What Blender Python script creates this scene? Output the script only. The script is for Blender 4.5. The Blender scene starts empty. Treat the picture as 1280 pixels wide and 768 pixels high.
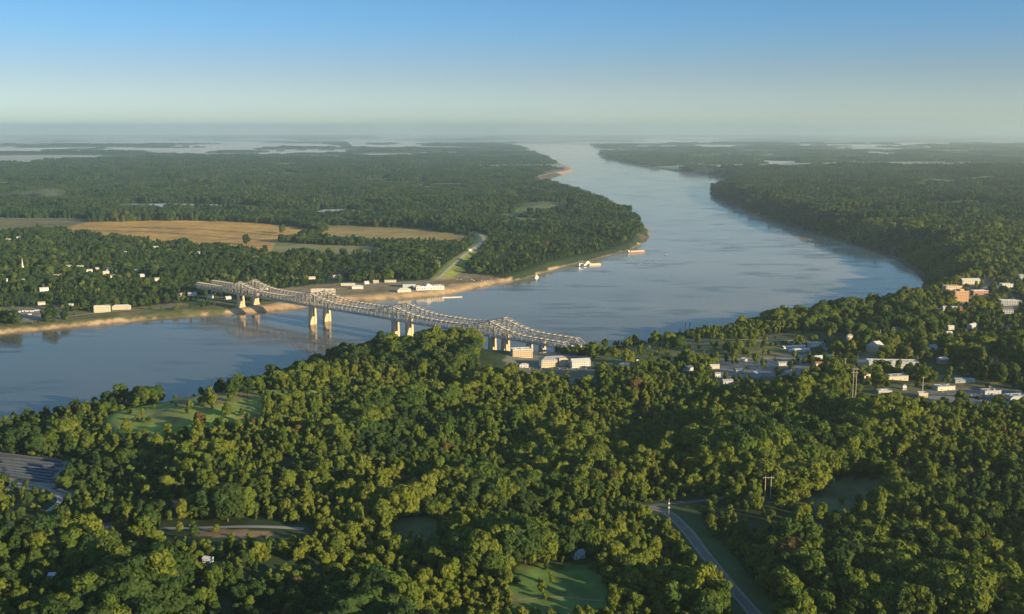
import bpy, math, random
import numpy as np
from mathutils import Vector, Matrix

S = bpy.context.scene
R = math.radians
random.seed(7)
rng = np.random.default_rng(11)

# ------------------------------------------------------------------ camera, sky, sun, exposure
CAM_H = 420.0
F = 1372.0                      # focal length in pixels of a 1280 px wide picture
PITCH = R(9.27)
SUN_EL, SUN_AZ = 13.0, 125.0    # azimuth clockwise from +Y (the view direction)
SUN_STR, SKY_STR = 5.0, 0.094
HAZE_DENS = 3.3e-5
EXPO = 1.15

cd = bpy.data.cameras.new("camera")
cam = bpy.data.objects.new("camera", cd)
S.collection.objects.link(cam)
cam.location = (0, 0, CAM_H)
cam.rotation_euler = (math.pi / 2 - PITCH, 0, 0)
cd.sensor_width = 36.0
cd.lens = 36.0 * F / 1280.0
cd.clip_start = 1.0
cd.clip_end = 200000.0
S.camera = cam

w = bpy.data.worlds.new("World")
S.world = w
w.use_nodes = True
wn = w.node_tree
sky = wn.nodes.new('ShaderNodeTexSky')
sky.sky_type = 'NISHITA'
sky.sun_disc = False
sky.sun_elevation = R(SUN_EL)
sky.sun_rotation = R(SUN_AZ)
sky.altitude = 0
sky.air_density = 1.0
sky.dust_density = 0.2
sky.ozone_density = 3.0
# the sky turns blue quickly above the morning haze: sample it at steeper elevations, and dim it towards the hazy horizon
tc = wn.nodes.new('ShaderNodeTexCoord')
mp = wn.nodes.new('ShaderNodeMapping')
mp.inputs['Scale'].default_value = (1, 1, 2.2)
mp.inputs['Location'].default_value = (0, 0, 0.05)
nm = wn.nodes.new('ShaderNodeVectorMath'); nm.operation = 'NORMALIZE'
wn.links.new(tc.outputs['Generated'], mp.inputs[0])
wn.links.new(mp.outputs[0], nm.inputs[0])
wn.links.new(nm.outputs[0], sky.inputs[0])
sx_ = wn.nodes.new('ShaderNodeSeparateXYZ'); wn.links.new(tc.outputs['Generated'], sx_.inputs[0])
cr = wn.nodes.new('ShaderNodeValToRGB'); cr.color_ramp.interpolation = 'EASE'
SKY_TINT = [(0.0, (.75, .64, .565)), (.03, (.90, .71, .59)), (.11, (.66, .86, .90)), (.5, (1.55, 1.75, 1.78))]
for i, (p_, c_) in enumerate(SKY_TINT):
    e_ = cr.color_ramp.elements[i] if i < 2 else cr.color_ramp.elements.new(p_)
    e_.position = p_; e_.color = c_ + (1,)
wn.links.new(sx_.outputs['Z'], cr.inputs[0])
ml_ = wn.nodes.new('ShaderNodeVectorMath'); ml_.operation = 'MULTIPLY'
wn.links.new(sky.outputs[0], ml_.inputs[0]); wn.links.new(cr.outputs[0], ml_.inputs[1])
wn.links.new(ml_.outputs[0], wn.nodes['Background'].inputs[0])
wn.nodes['Background'].inputs[1].default_value = SKY_STR

sl = bpy.data.lights.new("sun", 'SUN')
sl.energy = SUN_STR
sl.angle = R(0.5)
sl.color = (1.0, 0.775, 0.44)
so = bpy.data.objects.new("sun", sl)
S.collection.objects.link(so)
sd_ = Vector((math.sin(R(SUN_AZ)) * math.cos(R(SUN_EL)), math.cos(R(SUN_AZ)) * math.cos(R(SUN_EL)), math.sin(R(SUN_EL))))
so.rotation_euler = sd_.to_track_quat('Z', 'Y').to_euler()
so.location = (3000, -2000, 3000)

S.view_settings.view_transform = 'Standard'
S.view_settings.look = 'None'
S.view_settings.exposure = EXPO
S.view_settings.gamma = 1.0
S.view_settings.use_curve_mapping = False
S.render.engine = 'CYCLES'
S.cycles.max_bounces = 5
S.cycles.diffuse_bounces = 2
S.cycles.glossy_bounces = 2
S.cycles.transmission_bounces = 2
S.cycles.volume_bounces = 1
S.cycles.transparent_max_bounces = 4
S.cycles.use_denoising = True
S.cycles.sample_clamp_indirect = 4.0

# ------------------------------------------------------------------ picture <-> ground
cp, sp = math.cos(PITCH), math.sin(PITCH)

def ray(px, py):
    x, y = px - 640.0, 384.0 - py
    return np.array([x, F * cp + y * sp, -F * sp + y * cp]) / F

def project(x, y, z):
    dz = z - CAM_H
    f = y * cp - dz * sp
    u = y * sp + dz * cp
    f = np.where(f < 1, 1, f)
    return 640 + F * x / f, 384 - F * u / f

def flat(px, py, z=0.0):
    r = ray(px, py)
    t = (z - CAM_H) / r[2]
    return r[0] * t, r[1] * t

# ------------------------------------------------------------------ the river's outline
LEFT_BANK = [(-330, 447), (-200, 435), (-60, 424), (0, 418), (80, 411), (150, 404), (220, 397), (275, 394), (330, 391), (380, 385),
             (440, 378), (520, 373), (560, 369), (600, 360), (640, 352), (665, 346), (690, 338), (720, 329), (760, 320),
             (790, 311), (808, 302), (813, 293), (806, 283), (795, 272), (770, 258), (745, 247), (715, 240), (692, 231),
             (672, 225.5), (692, 222), (717, 214), (714, 209), (700, 205), (685, 197), (668, 190), (655, 184.5), (640, 182.3)]
FAR_BANK = [(640, 180.6), (690, 180.2), (736, 181.0)]
RIGHT_BANK = [(744, 185), (752, 187), (747, 193), (755, 199), (802, 208), (860, 216), (905, 222), (919, 226), (908, 231), (889, 237), (890, 246),
              (918, 258), (951, 270), (992, 285), (1040, 299), (1087, 313), (1121, 326), (1144, 340), (1154, 353),
              (1150, 366), (1110, 381), (1060, 398), (1000, 407), (940, 415), (900, 421), (860, 421), (800, 429), (760, 435),
              (720, 441), (660, 447), (620, 447), (590, 441), (560, 438), (520, 442), (470, 449), (420, 457), (370, 470),
              (345, 482), (300, 494), (230, 502), (190, 507), (100, 517), (0, 532), (-100, 547), (-250, 562), (-330, 568)]
river = [flat(*p) for p in LEFT_BANK + FAR_BANK + RIGHT_BANK]
RV = np.array(river)

def poly_inside(P, x, y):
    c = np.zeros(np.shape(x), bool)
    n = len(P)
    for i in range(n):
        x0, y0 = P[i]
        x1, y1 = P[(i + 1) % n]
        if y0 == y1:
            continue
        m = (y0 > y) != (y1 > y)
        c ^= m & (x < (x1 - x0) * (y - y0) / (y1 - y0) + x0)
    return c

def shore(x, y):
    """signed distance to the river outline, positive on land"""
    x = np.asarray(x, float); y = np.asarray(y, float)
    d = np.full(x.shape, 1e18)
    n = len(RV)
    for i in range(n - 1):       # the closing edge lies outside the picture
        ax, ay = RV[i]; bx, by = RV[i + 1]
        vx, vy = bx - ax, by - ay
        t = np.clip(((x - ax) * vx + (y - ay) * vy) / (vx * vx + vy * vy + 1e-9), 0, 1)
        d = np.minimum(d, (x - ax - t * vx) ** 2 + (y - ay - t * vy) ** 2)
    d = np.sqrt(d)
    return np.where(poly_inside(RV, x, y), -d, d)

_lat = np.random.default_rng(5).random((256, 256))

def vnoise(x, y, scale, seed=0):
    x = np.asarray(x, float) / scale + seed * 17.37 + 4000.0
    y = np.asarray(y, float) / scale + seed * 9.71 + 4000.0
    xi = np.floor(x).astype(int); yi = np.floor(y).astype(int)
    fx = x - xi; fy = y - yi
    fx = fx * fx * (3 - 2 * fx); fy = fy * fy * (3 - 2 * fy)
    g = lambda a, b: _lat[a & 255, b & 255]
    return (g(xi, yi) * (1 - fx) + g(xi + 1, yi) * fx) * (1 - fy) + (g(xi, yi + 1) * (1 - fx) + g(xi + 1, yi + 1) * fx) * fy

def sstep(a, b, x):
    t = np.clip((x - a) / (b - a), 0, 1)
    return t * t * (3 - 2 * t)

# plateau heights (metres above the river) at picture positions: the Louisiana-like flat bank and the high bluff bank
CTRL = [(0, 400, 7), (250, 375, 7), (400, 365, 8), (560, 355, 8), (700, 310, 8), (300, 290, 8), (0, 280, 8), (600, 240, 8), (300, 230, 8),
        (800, 280, 8), (680, 205, 8), (0, 200, 8), (600, 185, 8), (-300, 330, 8), (-300, 420, 7),
        (860, 205, 8), (950, 195, 10), (760, 190, 8), (850, 180, 8),
        (1000, 262, 62), (930, 243, 58), (1200, 250, 66), (889, 236, 52), (1060, 285, 64), (1110, 305, 64), (1280, 300, 66), (1400, 250, 66),
        (1200, 350, 62), (1270, 380, 60), (1150, 335, 60), (1280, 215, 60), (1050, 215, 45),
        (40, 590, 16), (150, 605, 18), (60, 640, 24), (0, 560, 10), (20, 535, 8), (100, 545, 20), (-100, 600, 14),
        (250, 508, 46), (320, 500, 44), (160, 520, 38), (110, 524, 28), (450, 470, 44), (575, 450, 42), (370, 490, 44), (520, 460, 42),
        (700, 458, 38), (760, 440, 38), (850, 432, 40), (1000, 440, 46), (1100, 440, 52), (1150, 480, 50), (1250, 480, 54), (930, 425, 44),
        (640, 700, 44), (300, 700, 40), (1000, 700, 46), (1200, 600, 54), (640, 600, 20), (660, 560, 26), (600, 540, 34), (720, 500, 40),
        (540, 600, 44), (760, 600, 40), (900, 560, 48), (900, 650, 40), (840, 640, 36), (940, 740, 38), (1050, 610, 34), (1150, 560, 50),
        (300, 600, 34), (400, 560, 42), (700, 725, 40), (-100, 720, 36), (1400, 600, 56), (1400, 450, 56)]
CX = []; CY = []; CZ = []
for px, py, z in CTRL:
    a, b = flat(px, py, z)
    CX.append(a); CY.append(b); CZ.append(z)
CX = np.array(CX); CY = np.array(CY); CZ = np.array(CZ, float)

def plateau(x, y):
    num = np.zeros(np.shape(x)); den = np.zeros(np.shape(x))
    for a, b, z in zip(CX, CY, CZ):
        # weights relative to the distance from the camera, so far controls reach farther
        s2 = (0.03 * math.hypot(a, b)) ** 2
        q = (((x - a) ** 2 + (y - b) ** 2) / s2 + 0.3) ** -1.8
        num += q * z; den += q
    return num / den

LEVEE = [flat(a_, b_, 8) for a_, b_ in ((470, 282), (540, 286.5), (585, 291), (601, 296), (603, 303), (590, 313), (570, 328), (556, 340), (547, 349))]

def height(x, y):
    x = np.asarray(x, float); y = np.asarray(y, float)
    s = shore(x, y)
    H = plateau(x, y)
    hi = sstep(14, 40, H)
    ramp = 30 + hi * 150 + (vnoise(x, y, 140, 3) - .5) * hi * 70
    hills = (vnoise(x, y, 300, 1) - .5) * 30 + (vnoise(x, y, 120, 2) - .5) * 13 + (vnoise(x, y, 45, 9) - .5) * 2.5
    h = (H + hi * hills * sstep(60, 300, s)) * sstep(0, 1, s / ramp) + 1.6 * np.clip(s / 14, 0, 1)
    h = h + (1 - hi) * (vnoise(x, y, 60, 4) - .5) * 1.2 * np.clip(s / 60, 0, 1)
    d2 = np.full(np.shape(x), 1e12)
    for (ax, ay), (bx, by) in zip(LEVEE[:-1], LEVEE[1:]):
        vx, vy = bx - ax, by - ay
        t = np.clip(((x - ax) * vx + (y - ay) * vy) / (vx * vx + vy * vy), 0, 1)
        d2 = np.minimum(d2, (x - ax - t * vx) ** 2 + (y - ay - t * vy) ** 2)
    h = h + 8.0 * np.clip(1.25 - np.sqrt(d2) / 34.0, 0, 1)
    return np.where(s > 0, h, np.maximum(-4.0, s * 0.12))

def at(px, py, lift=0.0):
    """the ground point seen at a picture position"""
    r = ray(px, py)
    t = np.geomspace(500, 70000, 3000) / r[1]
    z = CAM_H + r[2] * t
    h = height(r[0] * t, r[1] * t)
    i = int(np.argmax(z <= h)) if (z <= h).any() else len(t) - 1
    if i > 0:
        a, b = z[i - 1] - h[i - 1], h[i] - z[i]
        k = a / (a + b + 1e-9)
        tt = t[i - 1] + (t[i] - t[i - 1]) * k
    else:
        tt = t[0]
    return Vector((r[0] * tt, r[1] * tt, CAM_H + r[2] * tt + lift))

# ------------------------------------------------------------------ materials
def mat(name):
    m = bpy.data.materials.new(name)
    m.use_nodes = True
    return m, m.node_tree, m.node_tree.nodes['Principled BSDF']

def plain(name, col, rough=0.7, var=0.12, scale=0.35, metal=0.0):
    """a solid coat with a little worn variation"""
    m, nt, b = mat(name)
    geo = nt.nodes.new('ShaderNodeTexCoord')
    n = nt.nodes.new('ShaderNodeTexNoise')
    n.inputs['Scale'].default_value = scale
    n.inputs['Detail'].default_value = 4
    nt.links.new(geo.outputs['Object'], n.inputs['Vector'])
    mx = nt.nodes.new('ShaderNodeMix'); mx.data_type = 'RGBA'
    mx.inputs[6].default_value = tuple(c * (1 - 2 * var) for c in col) + (1,)
    mx.inputs[7].default_value = tuple(min(1, c * (1 + 1.2 * var)) for c in col) + (1,)
    nt.links.new(n.outputs['Fac'], mx.inputs[0])
    nt.links.new(mx.outputs[2], b.inputs['Base Color'])
    b.inputs['Roughness'].default_value = rough
    b.inputs['Metallic'].default_value = metal
    b.inputs['Specular IOR Level'].default_value = 0.3
    return m

def leaf(name, stops):
    m, nt, b = mat(name)
    oi = nt.nodes.new('ShaderNodeObjectInfo')
    ramp = nt.nodes.new('ShaderNodeValToRGB')
    ramp.color_ramp.elements[0].position = 0.0
    ramp.color_ramp.elements[0].color = stops[0] + (1,)
    ramp.color_ramp.elements[1].position = 1.0
    ramp.color_ramp.elements[1].color = stops[-1] + (1,)
    for i, s in enumerate(stops[1:-1]):
        e = ramp.color_ramp.elements.new((i + 1) / (len(stops) - 1))
        e.color = s + (1,)
    # random per tree, plus broad stands of the same kind of tree
    g = nt.nodes.new('ShaderNodeNewGeometry')
    n = nt.nodes.new('ShaderNodeTexNoise'); n.inputs['Scale'].default_value = 0.006; n.inputs['Detail'].default_value = 3
    nt.links.new(g.outputs['Position'], n.inputs['Vector'])
    a1 = nt.nodes.new('ShaderNodeMath'); a1.operation = 'MULTIPLY_ADD'
    nt.links.new(oi.outputs['Random'], a1.inputs[0]); a1.inputs[1].default_value = 0.55
    a2 = nt.nodes.new('ShaderNodeMath'); a2.operation = 'MULTIPLY_ADD'
    nt.links.new(n.outputs['Fac'], a2.inputs[0]); a2.inputs[1].default_value = 1.3; a2.inputs[2].default_value = -0.42
    nt.links.new(a2.outputs[0], a1.inputs[2])
    nt.links.new(a1.outputs[0], ramp.inputs['Fac'])
    # leaf-scale mottling
    n2 = nt.nodes.new('ShaderNodeTexNoise'); n2.inputs['Scale'].default_value = 0.55; n2.inputs['Detail'].default_value = 2
    nt.links.new(g.outputs['Position'], n2.inputs['Vector'])
    mr = nt.nodes.new('ShaderNodeMapRange'); mr.inputs['From Min'].default_value = .3; mr.inputs['From Max'].default_value = .7
    mr.inputs['To Min'].default_value = .72; mr.inputs['To Max'].default_value = 1.28
    nt.links.new(n2.outputs['Fac'], mr.inputs['Value'])
    mul = nt.nodes.new('ShaderNodeVectorMath'); mul.operation = 'SCALE'
    nt.links.new(ramp.outputs['Color'], mul.inputs[0]); nt.links.new(mr.outputs[0], mul.inputs['Scale'])
    d = nt.nodes.new('ShaderNodeBsdfDiffuse')
    t = nt.nodes.new('ShaderNodeBsdfTranslucent')
    nt.links.new(mul.outputs[0], d.inputs['Color']); nt.links.new(mul.outputs[0], t.inputs['Color'])
    ms = nt.nodes.new('ShaderNodeMixShader'); ms.inputs[0].default_value = 0.30
    nt.links.new(d.outputs[0], ms.inputs[1]); nt.links.new(t.outputs[0], ms.inputs[2])
    nt.links.new(ms.outputs[0], nt.nodes['Material Output'].inputs['Surface'])
    return m

LEAF = {
    'green': leaf("leaf_green", [(.046, .088, .020), (.080, .122, .024), (.118, .152, .026), (.158, .176, .028)]),
    'olive': leaf("leaf_olive", [(.095, .135, .024), (.134, .166, .026), (.166, .184, .032)]),
    'deep': leaf("leaf_deep", [(.030, .060, .020), (.046, .082, .024), (.064, .092, .024)]),
    'russet': leaf("leaf_russet", [(.085, .085, .028), (.115, .085, .030), (.105, .100, .028)]),
    'far': leaf("leaf_far", [(.016, .038, .016), (.030, .064, .022), (.054, .088, .026), (.090, .112, .028)]),
}
BARK = plain("bark", (.09, .07, .05), .9)
STEEL = plain("truss_paint", (.44, .395, .32), .5, .25, .12)
DECKM = plain("deck_concrete", (.24, .23, .22), .8)
GIRDER = plain("girder_paint", (.34, .35, .36), .6)
PIERM = plain("pier_concrete", (.47, .37, .24), .85, .15, .15)
WHITE = plain("white_paint", (.64, .61, .55), .6, .06)
CREAM = plain("cream_wall", (.58, .49, .35), .8, .08)
TAN = plain("tan_stucco", (.50, .40, .27), .8, .08)
BRICK = plain("red_brick", (.38, .19, .12), .85, .15, .6)
ORANGEB = plain("orange_brick", (.48, .28, .16), .85, .12, .6)
GREYW = plain("grey_wall", (.36, .37, .36), .7, .08)
ROOFD = plain("dark_roof", (.09, .10, .11), .8)
ROOFG = plain("grey_roof", (.27, .29, .31), .7)
ROOFL = plain("pale_roof", (.50, .49, .45), .6)
ROOFT = plain("tan_roof", (.40, .31, .23), .8)
ROOFR = plain("rust_roof", (.30, .12, .07), .8)
BLUEG = plain("blue_grey_cover", (.105, .125, .145), .95, .25, .2)
METAL = plain("galvanised_metal", (.48, .48, .46), .45, .1, .3, .6)
WOOD = plain("weathered_wood", (.46, .40, .31), .9)
RUSTY = plain("rust_red_hull", (.30, .15, .10), .7, .15, .2)
HULLW = plain("pale_hull", (.60, .57, .50), .6)
HULLB = plain("dark_hull", (.05, .055, .06), .5)
RUBBER = plain("black_rubber", (.02, .02, .02), .8)
mg, ng, bg = mat("window_glass")
bg.inputs['Base Color'].default_value = (.03, .035, .04, 1); bg.inputs['Roughness'].default_value = .12
GLASS = mg
ASPH = plain("asphalt", (.085, .082, .078), .9, .15, .1)
PAVE = plain("pale_pavement", (.27, .25, .20), .9, .15, .03)
GRAVEL = plain("gravel", (.30, .26, .20), .95, .2, .1)
PAINTW = plain("road_paint", (.30, .30, .28), .7)
WORN = plain("worn_asphalt", (.125, .115, .098), .95, .2, .06)
LAWN = plain("verge_grass", (.13, .16, .045), .95, .25, .05)
DIRT = plain("dirt_track", (.24, .17, .10), .95, .25, .2)
VERGE = plain("grass_gravel_verge", (.20, .185, .14), .95, .25, .1)

# ground: base colours painted per region, with soil and grass grain from noise
GROUND, nt, b = mat("ground")
ca = nt.nodes.new('ShaderNodeVertexColor'); ca.layer_name = 'region'
g = nt.nodes.new('ShaderNodeNewGeometry')
n1 = nt.nodes.new('ShaderNodeTexNoise'); n1.inputs['Scale'].default_value = .05; n1.inputs['Detail'].default_value = 6
n2 = nt.nodes.new('ShaderNodeTexNoise'); n2.inputs['Scale'].default_value = .006; n2.inputs['Detail'].default_value = 4
nt.links.new(g.outputs['Position'], n1.inputs['Vector']); nt.links.new(g.outputs['Position'], n2.inputs['Vector'])
add = nt.nodes.new('ShaderNodeMath'); add.operation = 'ADD'
nt.links.new(n1.outputs['Fac'], add.inputs[0]); nt.links.new(n2.outputs['Fac'], add.inputs[1])
mr = nt.nodes.new('ShaderNodeMapRange'); mr.inputs['From Min'].default_value = .7; mr.inputs['From Max'].default_value = 1.3
mr.inputs['To Min'].default_value = .68; mr.inputs['To Max'].default_value = 1.32
nt.links.new(add.outputs[0], mr.inputs['Value'])
sc = nt.nodes.new('ShaderNodeVectorMath'); sc.operation = 'SCALE'
nt.links.new(ca.outputs['Color'], sc.inputs[0]); nt.links.new(mr.outputs[0], sc.inputs['Scale'])
nt.links.new(sc.outputs[0], b.inputs['Base Color'])
b.inputs['Roughness'].default_value = .95; b.inputs['Specular IOR Level'].default_value = .1

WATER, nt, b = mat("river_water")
b.inputs['Base Color'].default_value = (.19, .18, .14, 1)
b.inputs['IOR'].default_value = 1.333
g = nt.nodes.new('ShaderNodeNewGeometry')
def wnoise(scale, detail, stretch, rot=0.35):
    mp_ = nt.nodes.new('ShaderNodeMapping'); mp_.inputs['Scale'].default_value = stretch; mp_.inputs['Rotation'].default_value = (0, 0, rot)
    n_ = nt.nodes.new('ShaderNodeTexNoise'); n_.inputs['Scale'].default_value = scale; n_.inputs['Detail'].default_value = detail
    nt.links.new(g.outputs['Position'], mp_.inputs[0]); nt.links.new(mp_.outputs[0], n_.inputs['Vector'])
    return n_
wb = wnoise(.07, 3, (1, 1.6, 1))
bands = wnoise(.0036, 4, (1, 1.5, 1), 0.15)
cur = wnoise(.016, 4, (.5, 1.6, 1), 0.2)
rr = nt.nodes.new('ShaderNodeMapRange'); rr.inputs['From Min'].default_value = .47; rr.inputs['From Max'].default_value = .60
rr.inputs['To Min'].default_value = 0.0; rr.inputs['To Max'].default_value = 1.0
nt.links.new(bands.outputs['Fac'], rr.inputs['Value'])
c2 = nt.nodes.new('ShaderNodeMapRange'); c2.inputs['From Min'].default_value = .46; c2.inputs['From Max'].default_value = .58
nt.links.new(cur.outputs['Fac'], c2.inputs['Value'])
rip = nt.nodes.new('ShaderNodeMath'); rip.operation = 'MULTIPLY'
nt.links.new(rr.outputs[0], rip.inputs[0]); nt.links.new(c2.outputs[0], rip.inputs[1])
ro = nt.nodes.new('ShaderNodeMapRange'); ro.inputs['To Min'].default_value = .07; ro.inputs['To Max'].default_value = .22
nt.links.new(rip.outputs[0], ro.inputs['Value'])
bs = nt.nodes.new('ShaderNodeMapRange'); bs.inputs['To Min'].default_value = .07; bs.inputs['To Max'].default_value = .85
nt.links.new(rip.outputs[0], bs.inputs['Value'])
bu = nt.nodes.new('ShaderNodeBump'); bu.inputs['Distance'].default_value = 1.2
nt.links.new(wb.outputs['Fac'], bu.inputs['Height']); nt.links.new(bs.outputs[0], bu.inputs['Strength'])
wd = nt.nodes.new('ShaderNodeBsdfDiffuse'); wg = nt.nodes.new('ShaderNodeBsdfGlossy'); wf = nt.nodes.new('ShaderNodeFresnel'); wm_ = nt.nodes.new('ShaderNodeMixShader')
wf.inputs['IOR'].default_value = 1.333
mud_sheen = nt.nodes.new('ShaderNodeMix'); mud_sheen.data_type = 'RGBA'
mud_sheen.inputs[6].default_value = (.075, .08, .066, 1); mud_sheen.inputs[7].default_value = (.36, .31, .215, 1)
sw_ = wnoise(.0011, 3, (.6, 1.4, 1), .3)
# sheen painted into the diffuse colour: pale in the far bend, dark near
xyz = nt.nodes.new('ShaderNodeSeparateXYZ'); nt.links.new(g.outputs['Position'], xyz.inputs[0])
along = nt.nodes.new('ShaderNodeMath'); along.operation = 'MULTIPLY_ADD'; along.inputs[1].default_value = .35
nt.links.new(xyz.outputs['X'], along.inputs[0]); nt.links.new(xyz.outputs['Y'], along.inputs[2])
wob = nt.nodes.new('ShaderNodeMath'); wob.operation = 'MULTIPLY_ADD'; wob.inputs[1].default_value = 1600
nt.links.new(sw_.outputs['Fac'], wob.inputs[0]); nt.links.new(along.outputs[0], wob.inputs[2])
sheen_ramp = nt.nodes.new('ShaderNodeMapRange'); sheen_ramp.interpolation_type = 'SMOOTHSTEP'; sheen_ramp.inputs['From Min'].default_value = 2300; sheen_ramp.inputs['From Max'].default_value = 4700
nt.links.new(wob.outputs[0], sheen_ramp.inputs['Value'])
nt.links.new(sheen_ramp.outputs[0], mud_sheen.inputs[0]); eddy = nt.nodes.new('ShaderNodeMapRange'); eddy.inputs['To Min'].default_value = 1.0; eddy.inputs['To Max'].default_value = .42
nt.links.new(rip.outputs[0], eddy.inputs['Value'])
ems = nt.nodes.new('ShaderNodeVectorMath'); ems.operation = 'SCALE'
nt.links.new(mud_sheen.outputs[2], ems.inputs[0]); nt.links.new(eddy.outputs[0], ems.inputs['Scale']); nt.links.new(ems.outputs[0], wd.inputs['Color'])
wg.inputs['Color'].default_value = (1.0, .95, .84, 1)
nt.links.new(ro.outputs[0], wg.inputs['Roughness'])
for n_ in (wd, wg, wf): nt.links.new(bu.outputs[0], n_.inputs['Normal'])
nt.links.new(wf.outputs[0], wm_.inputs[0]); nt.links.new(wd.outputs[0], wm_.inputs[1]); nt.links.new(wg.outputs[0], wm_.inputs[2])
nt.links.new(wm_.outputs[0], nt.nodes['Material Output'].inputs['Surface'])
nt.nodes.remove(b)

# ------------------------------------------------------------------ mesh helpers
class MB:
    def __init__(s):
        s.v = []; s.f = []
    def quad(s, pts):
        n = len(s.v); s.v += [tuple(p) for p in pts]; s.f.append(tuple(range(n, n + len(pts))))
    def box(s, c, d, rz=0.0):
        cx, cy, cz = c; hx, hy, hz = d[0] / 2, d[1] / 2, d[2] / 2
        ca_, sa_ = math.cos(rz), math.sin(rz)
        n = len(s.v)
        for k in (-1, 1):
            for i, j in ((-1, -1), (1, -1), (1, 1), (-1, 1)):
                x, y = i * hx, j * hy
                s.v.append((cx + x * ca_ - y * sa_, cy + x * sa_ + y * ca_, cz + k * hz))
        s.f += [(n, n + 3, n + 2, n + 1), (n + 4, n + 5, n + 6, n + 7)] + [(n + i, n + (i + 1) % 4, n + 4 + (i + 1) % 4, n + 4 + i) for i in range(4)]
    def beam(s, a, b_, wd, ht=None):
        a = Vector(a); b_ = Vector(b_); ht = ht or wd
        d = (b_ - a)
        if d.length < 1e-6: return
        d.normalize()
        up = Vector((0, 0, 1)) if abs(d.z) < .98 else Vector((0, 1, 0))
        r = d.cross(up).normalized(); u = r.cross(d).normalized()
        n = len(s.v)
        for p in (a, b_):
            for i, j in ((-1, -1), (1, -1), (1, 1), (-1, 1)):
                s.v.append(tuple(p + r * (i * wd / 2) + u * (j * ht / 2)))
        s.f += [(n, n + 3, n + 2, n + 1), (n + 4, n + 5, n + 6, n + 7)] + [(n + i, n + (i + 1) % 4, n + 4 + (i + 1) % 4, n + 4 + i) for i in range(4)]
    def tube(s, a, b_, r0, r1, seg=8):
        a = Vector(a); b_ = Vector(b_); d = (b_ - a).normalized()
        up = Vector((0, 0, 1)) if abs(d.z) < .98 else Vector((0, 1, 0))
        r = d.cross(up).normalized(); u = r.cross(d).normalized()
        n = len(s.v)
        for p, q in ((a, r0), (b_, r1)):
            for i in range(seg):
                t = 2 * math.pi * i / seg
                s.v.append(tuple(p + r * (q * math.cos(t)) + u * (q * math.sin(t))))
        s.f += [(n + i, n + (i + 1) % seg, n + seg + (i + 1) % seg, n + seg + i) for i in range(seg)]
        s.f += [tuple(range(n + seg - 1, n - 1, -1)), tuple(range(n + seg, n + 2 * seg))]
    def mesh(s, name, m):
        me = bpy.data.meshes.new(name); me.from_pydata(s.v, [], s.f)
        me.materials.append(m); me.update()
        return me
    def build(s, name, m, parent=None):
        return link(name, s.mesh(name, m), parent)

def link(name, me, parent=None):
    o = bpy.data.objects.new(name, me); S.collection.objects.link(o)
    if parent: o.parent = parent
    return o

def tag(o, label=None, cat=None, group=None, kind=None):
    if label: o['label'] = label
    if cat: o['category'] = cat
    if group: o['group'] = group
    if kind: o['kind'] = kind
    return o

def thing(name, label, cat, loc, rz=0.0, group=None):
    o = bpy.data.objects.new(name, None); S.collection.objects.link(o)
    o.location = loc; o.rotation_euler = (0, 0, rz); o.empty_display_size = 2
    return tag(o, label, cat, group)

def copy_tree(o, parent=None):
    c = o.copy(); S.collection.objects.link(c)
    if parent: c.parent = parent
    for ch in list(o.children): copy_tree(ch, c)
    return c

# ------------------------------------------------------------------ ground sheet
NY, NX = 950, 470
ys = np.concatenate([[-1500, -600, 0, 350], np.geomspace(560, 62000, NY)])
us = np.linspace(-1, 1, NX); us = np.sign(us) * (np.abs(us) * .72 + .45 * np.abs(us) ** 6)
Y, U = np.meshgrid(ys, us, indexing='ij')
X = U * (np.abs(Y) * .62 + 500)
Z = height(X, Y)
PX, PY = project(X, Y, np.maximum(Z, 0))
SH = shore(X, Y)
inpoly = lambda pts: poly_inside(np.array(pts, float), PX, PY)

FIELD_TAN = [(60, 290), (110, 277.5), (240, 275.5), (330, 279), (372, 283), (400, 290), (372, 297), (345, 303), (400, 306), (478, 309), (470, 320), (340, 318), (280, 313), (230, 306), (150, 298)]
FIELD_DARK = [(-80, 273), (0, 272), (120, 274), (110, 277.5), (60, 291), (0, 294), (-80, 294)]
FIELD_TAN2 = [(396, 282), (440, 282), (520, 286), (570, 291), (590, 297), (575, 304), (520, 302), (430, 301), (390, 297), (405, 290)]
LEVEE_GREEN = [(538, 350), (549, 334), (568, 322), (588, 310), (603, 313), (588, 330), (575, 345), (566, 352)]
LEVEE_PALE = [(590, 300), (600, 292), (608, 297), (604, 312), (594, 322), (588, 316)]
TOWNFRONT = [(340, 362), (400, 355), (470, 353), (540, 350), (580, 342), (606, 344), (640, 350), (600, 362), (556, 370), (520, 375), (430, 380), (345, 390)]
BANKGRASS = [(-80, 398), (0, 396), (100, 388), (170, 384), (240, 377), (262, 372), (300, 377), (345, 377), (345, 392), (270, 396), (150, 406), (0, 421), (-80, 430)]
MEADOW = [(128, 523), (150, 513), (190, 505), (250, 494), (300, 490), (345, 488), (420, 489), (425, 496), (330, 502), (330, 526), (265, 541), (205, 550), (140, 548)]
MEADOW2 = [(646, 707), (700, 704), (744, 708), (757, 732), (764, 772), (700, 778), (640, 773), (634, 738)]
CLEAR3 = [(488, 646), (545, 646), (552, 682), (485, 682)]
CLEAR4 = [(1005, 606), (1060, 598), (1110, 600), (1114, 632), (1050, 646), (1000, 640)]
YARD = [(-60, 567), (0, 567), (40, 571), (86, 578), (80, 597), (66, 611), (20, 613), (-60, 612)]
TRACKNL = [(195, 653), (400, 656), (400, 686), (195, 688)]
TRACKNL2 = [(-20, 652), (140, 654), (140, 682), (-20, 684)]
LOTS = [[(900, 448), (1010, 443), (1012, 470), (900, 472)], [(1160, 484), (1280, 488), (1290, 512), (1160, 506)], [(1060, 448), (1090, 446), (1092, 474), (1062, 478)]]
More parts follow.
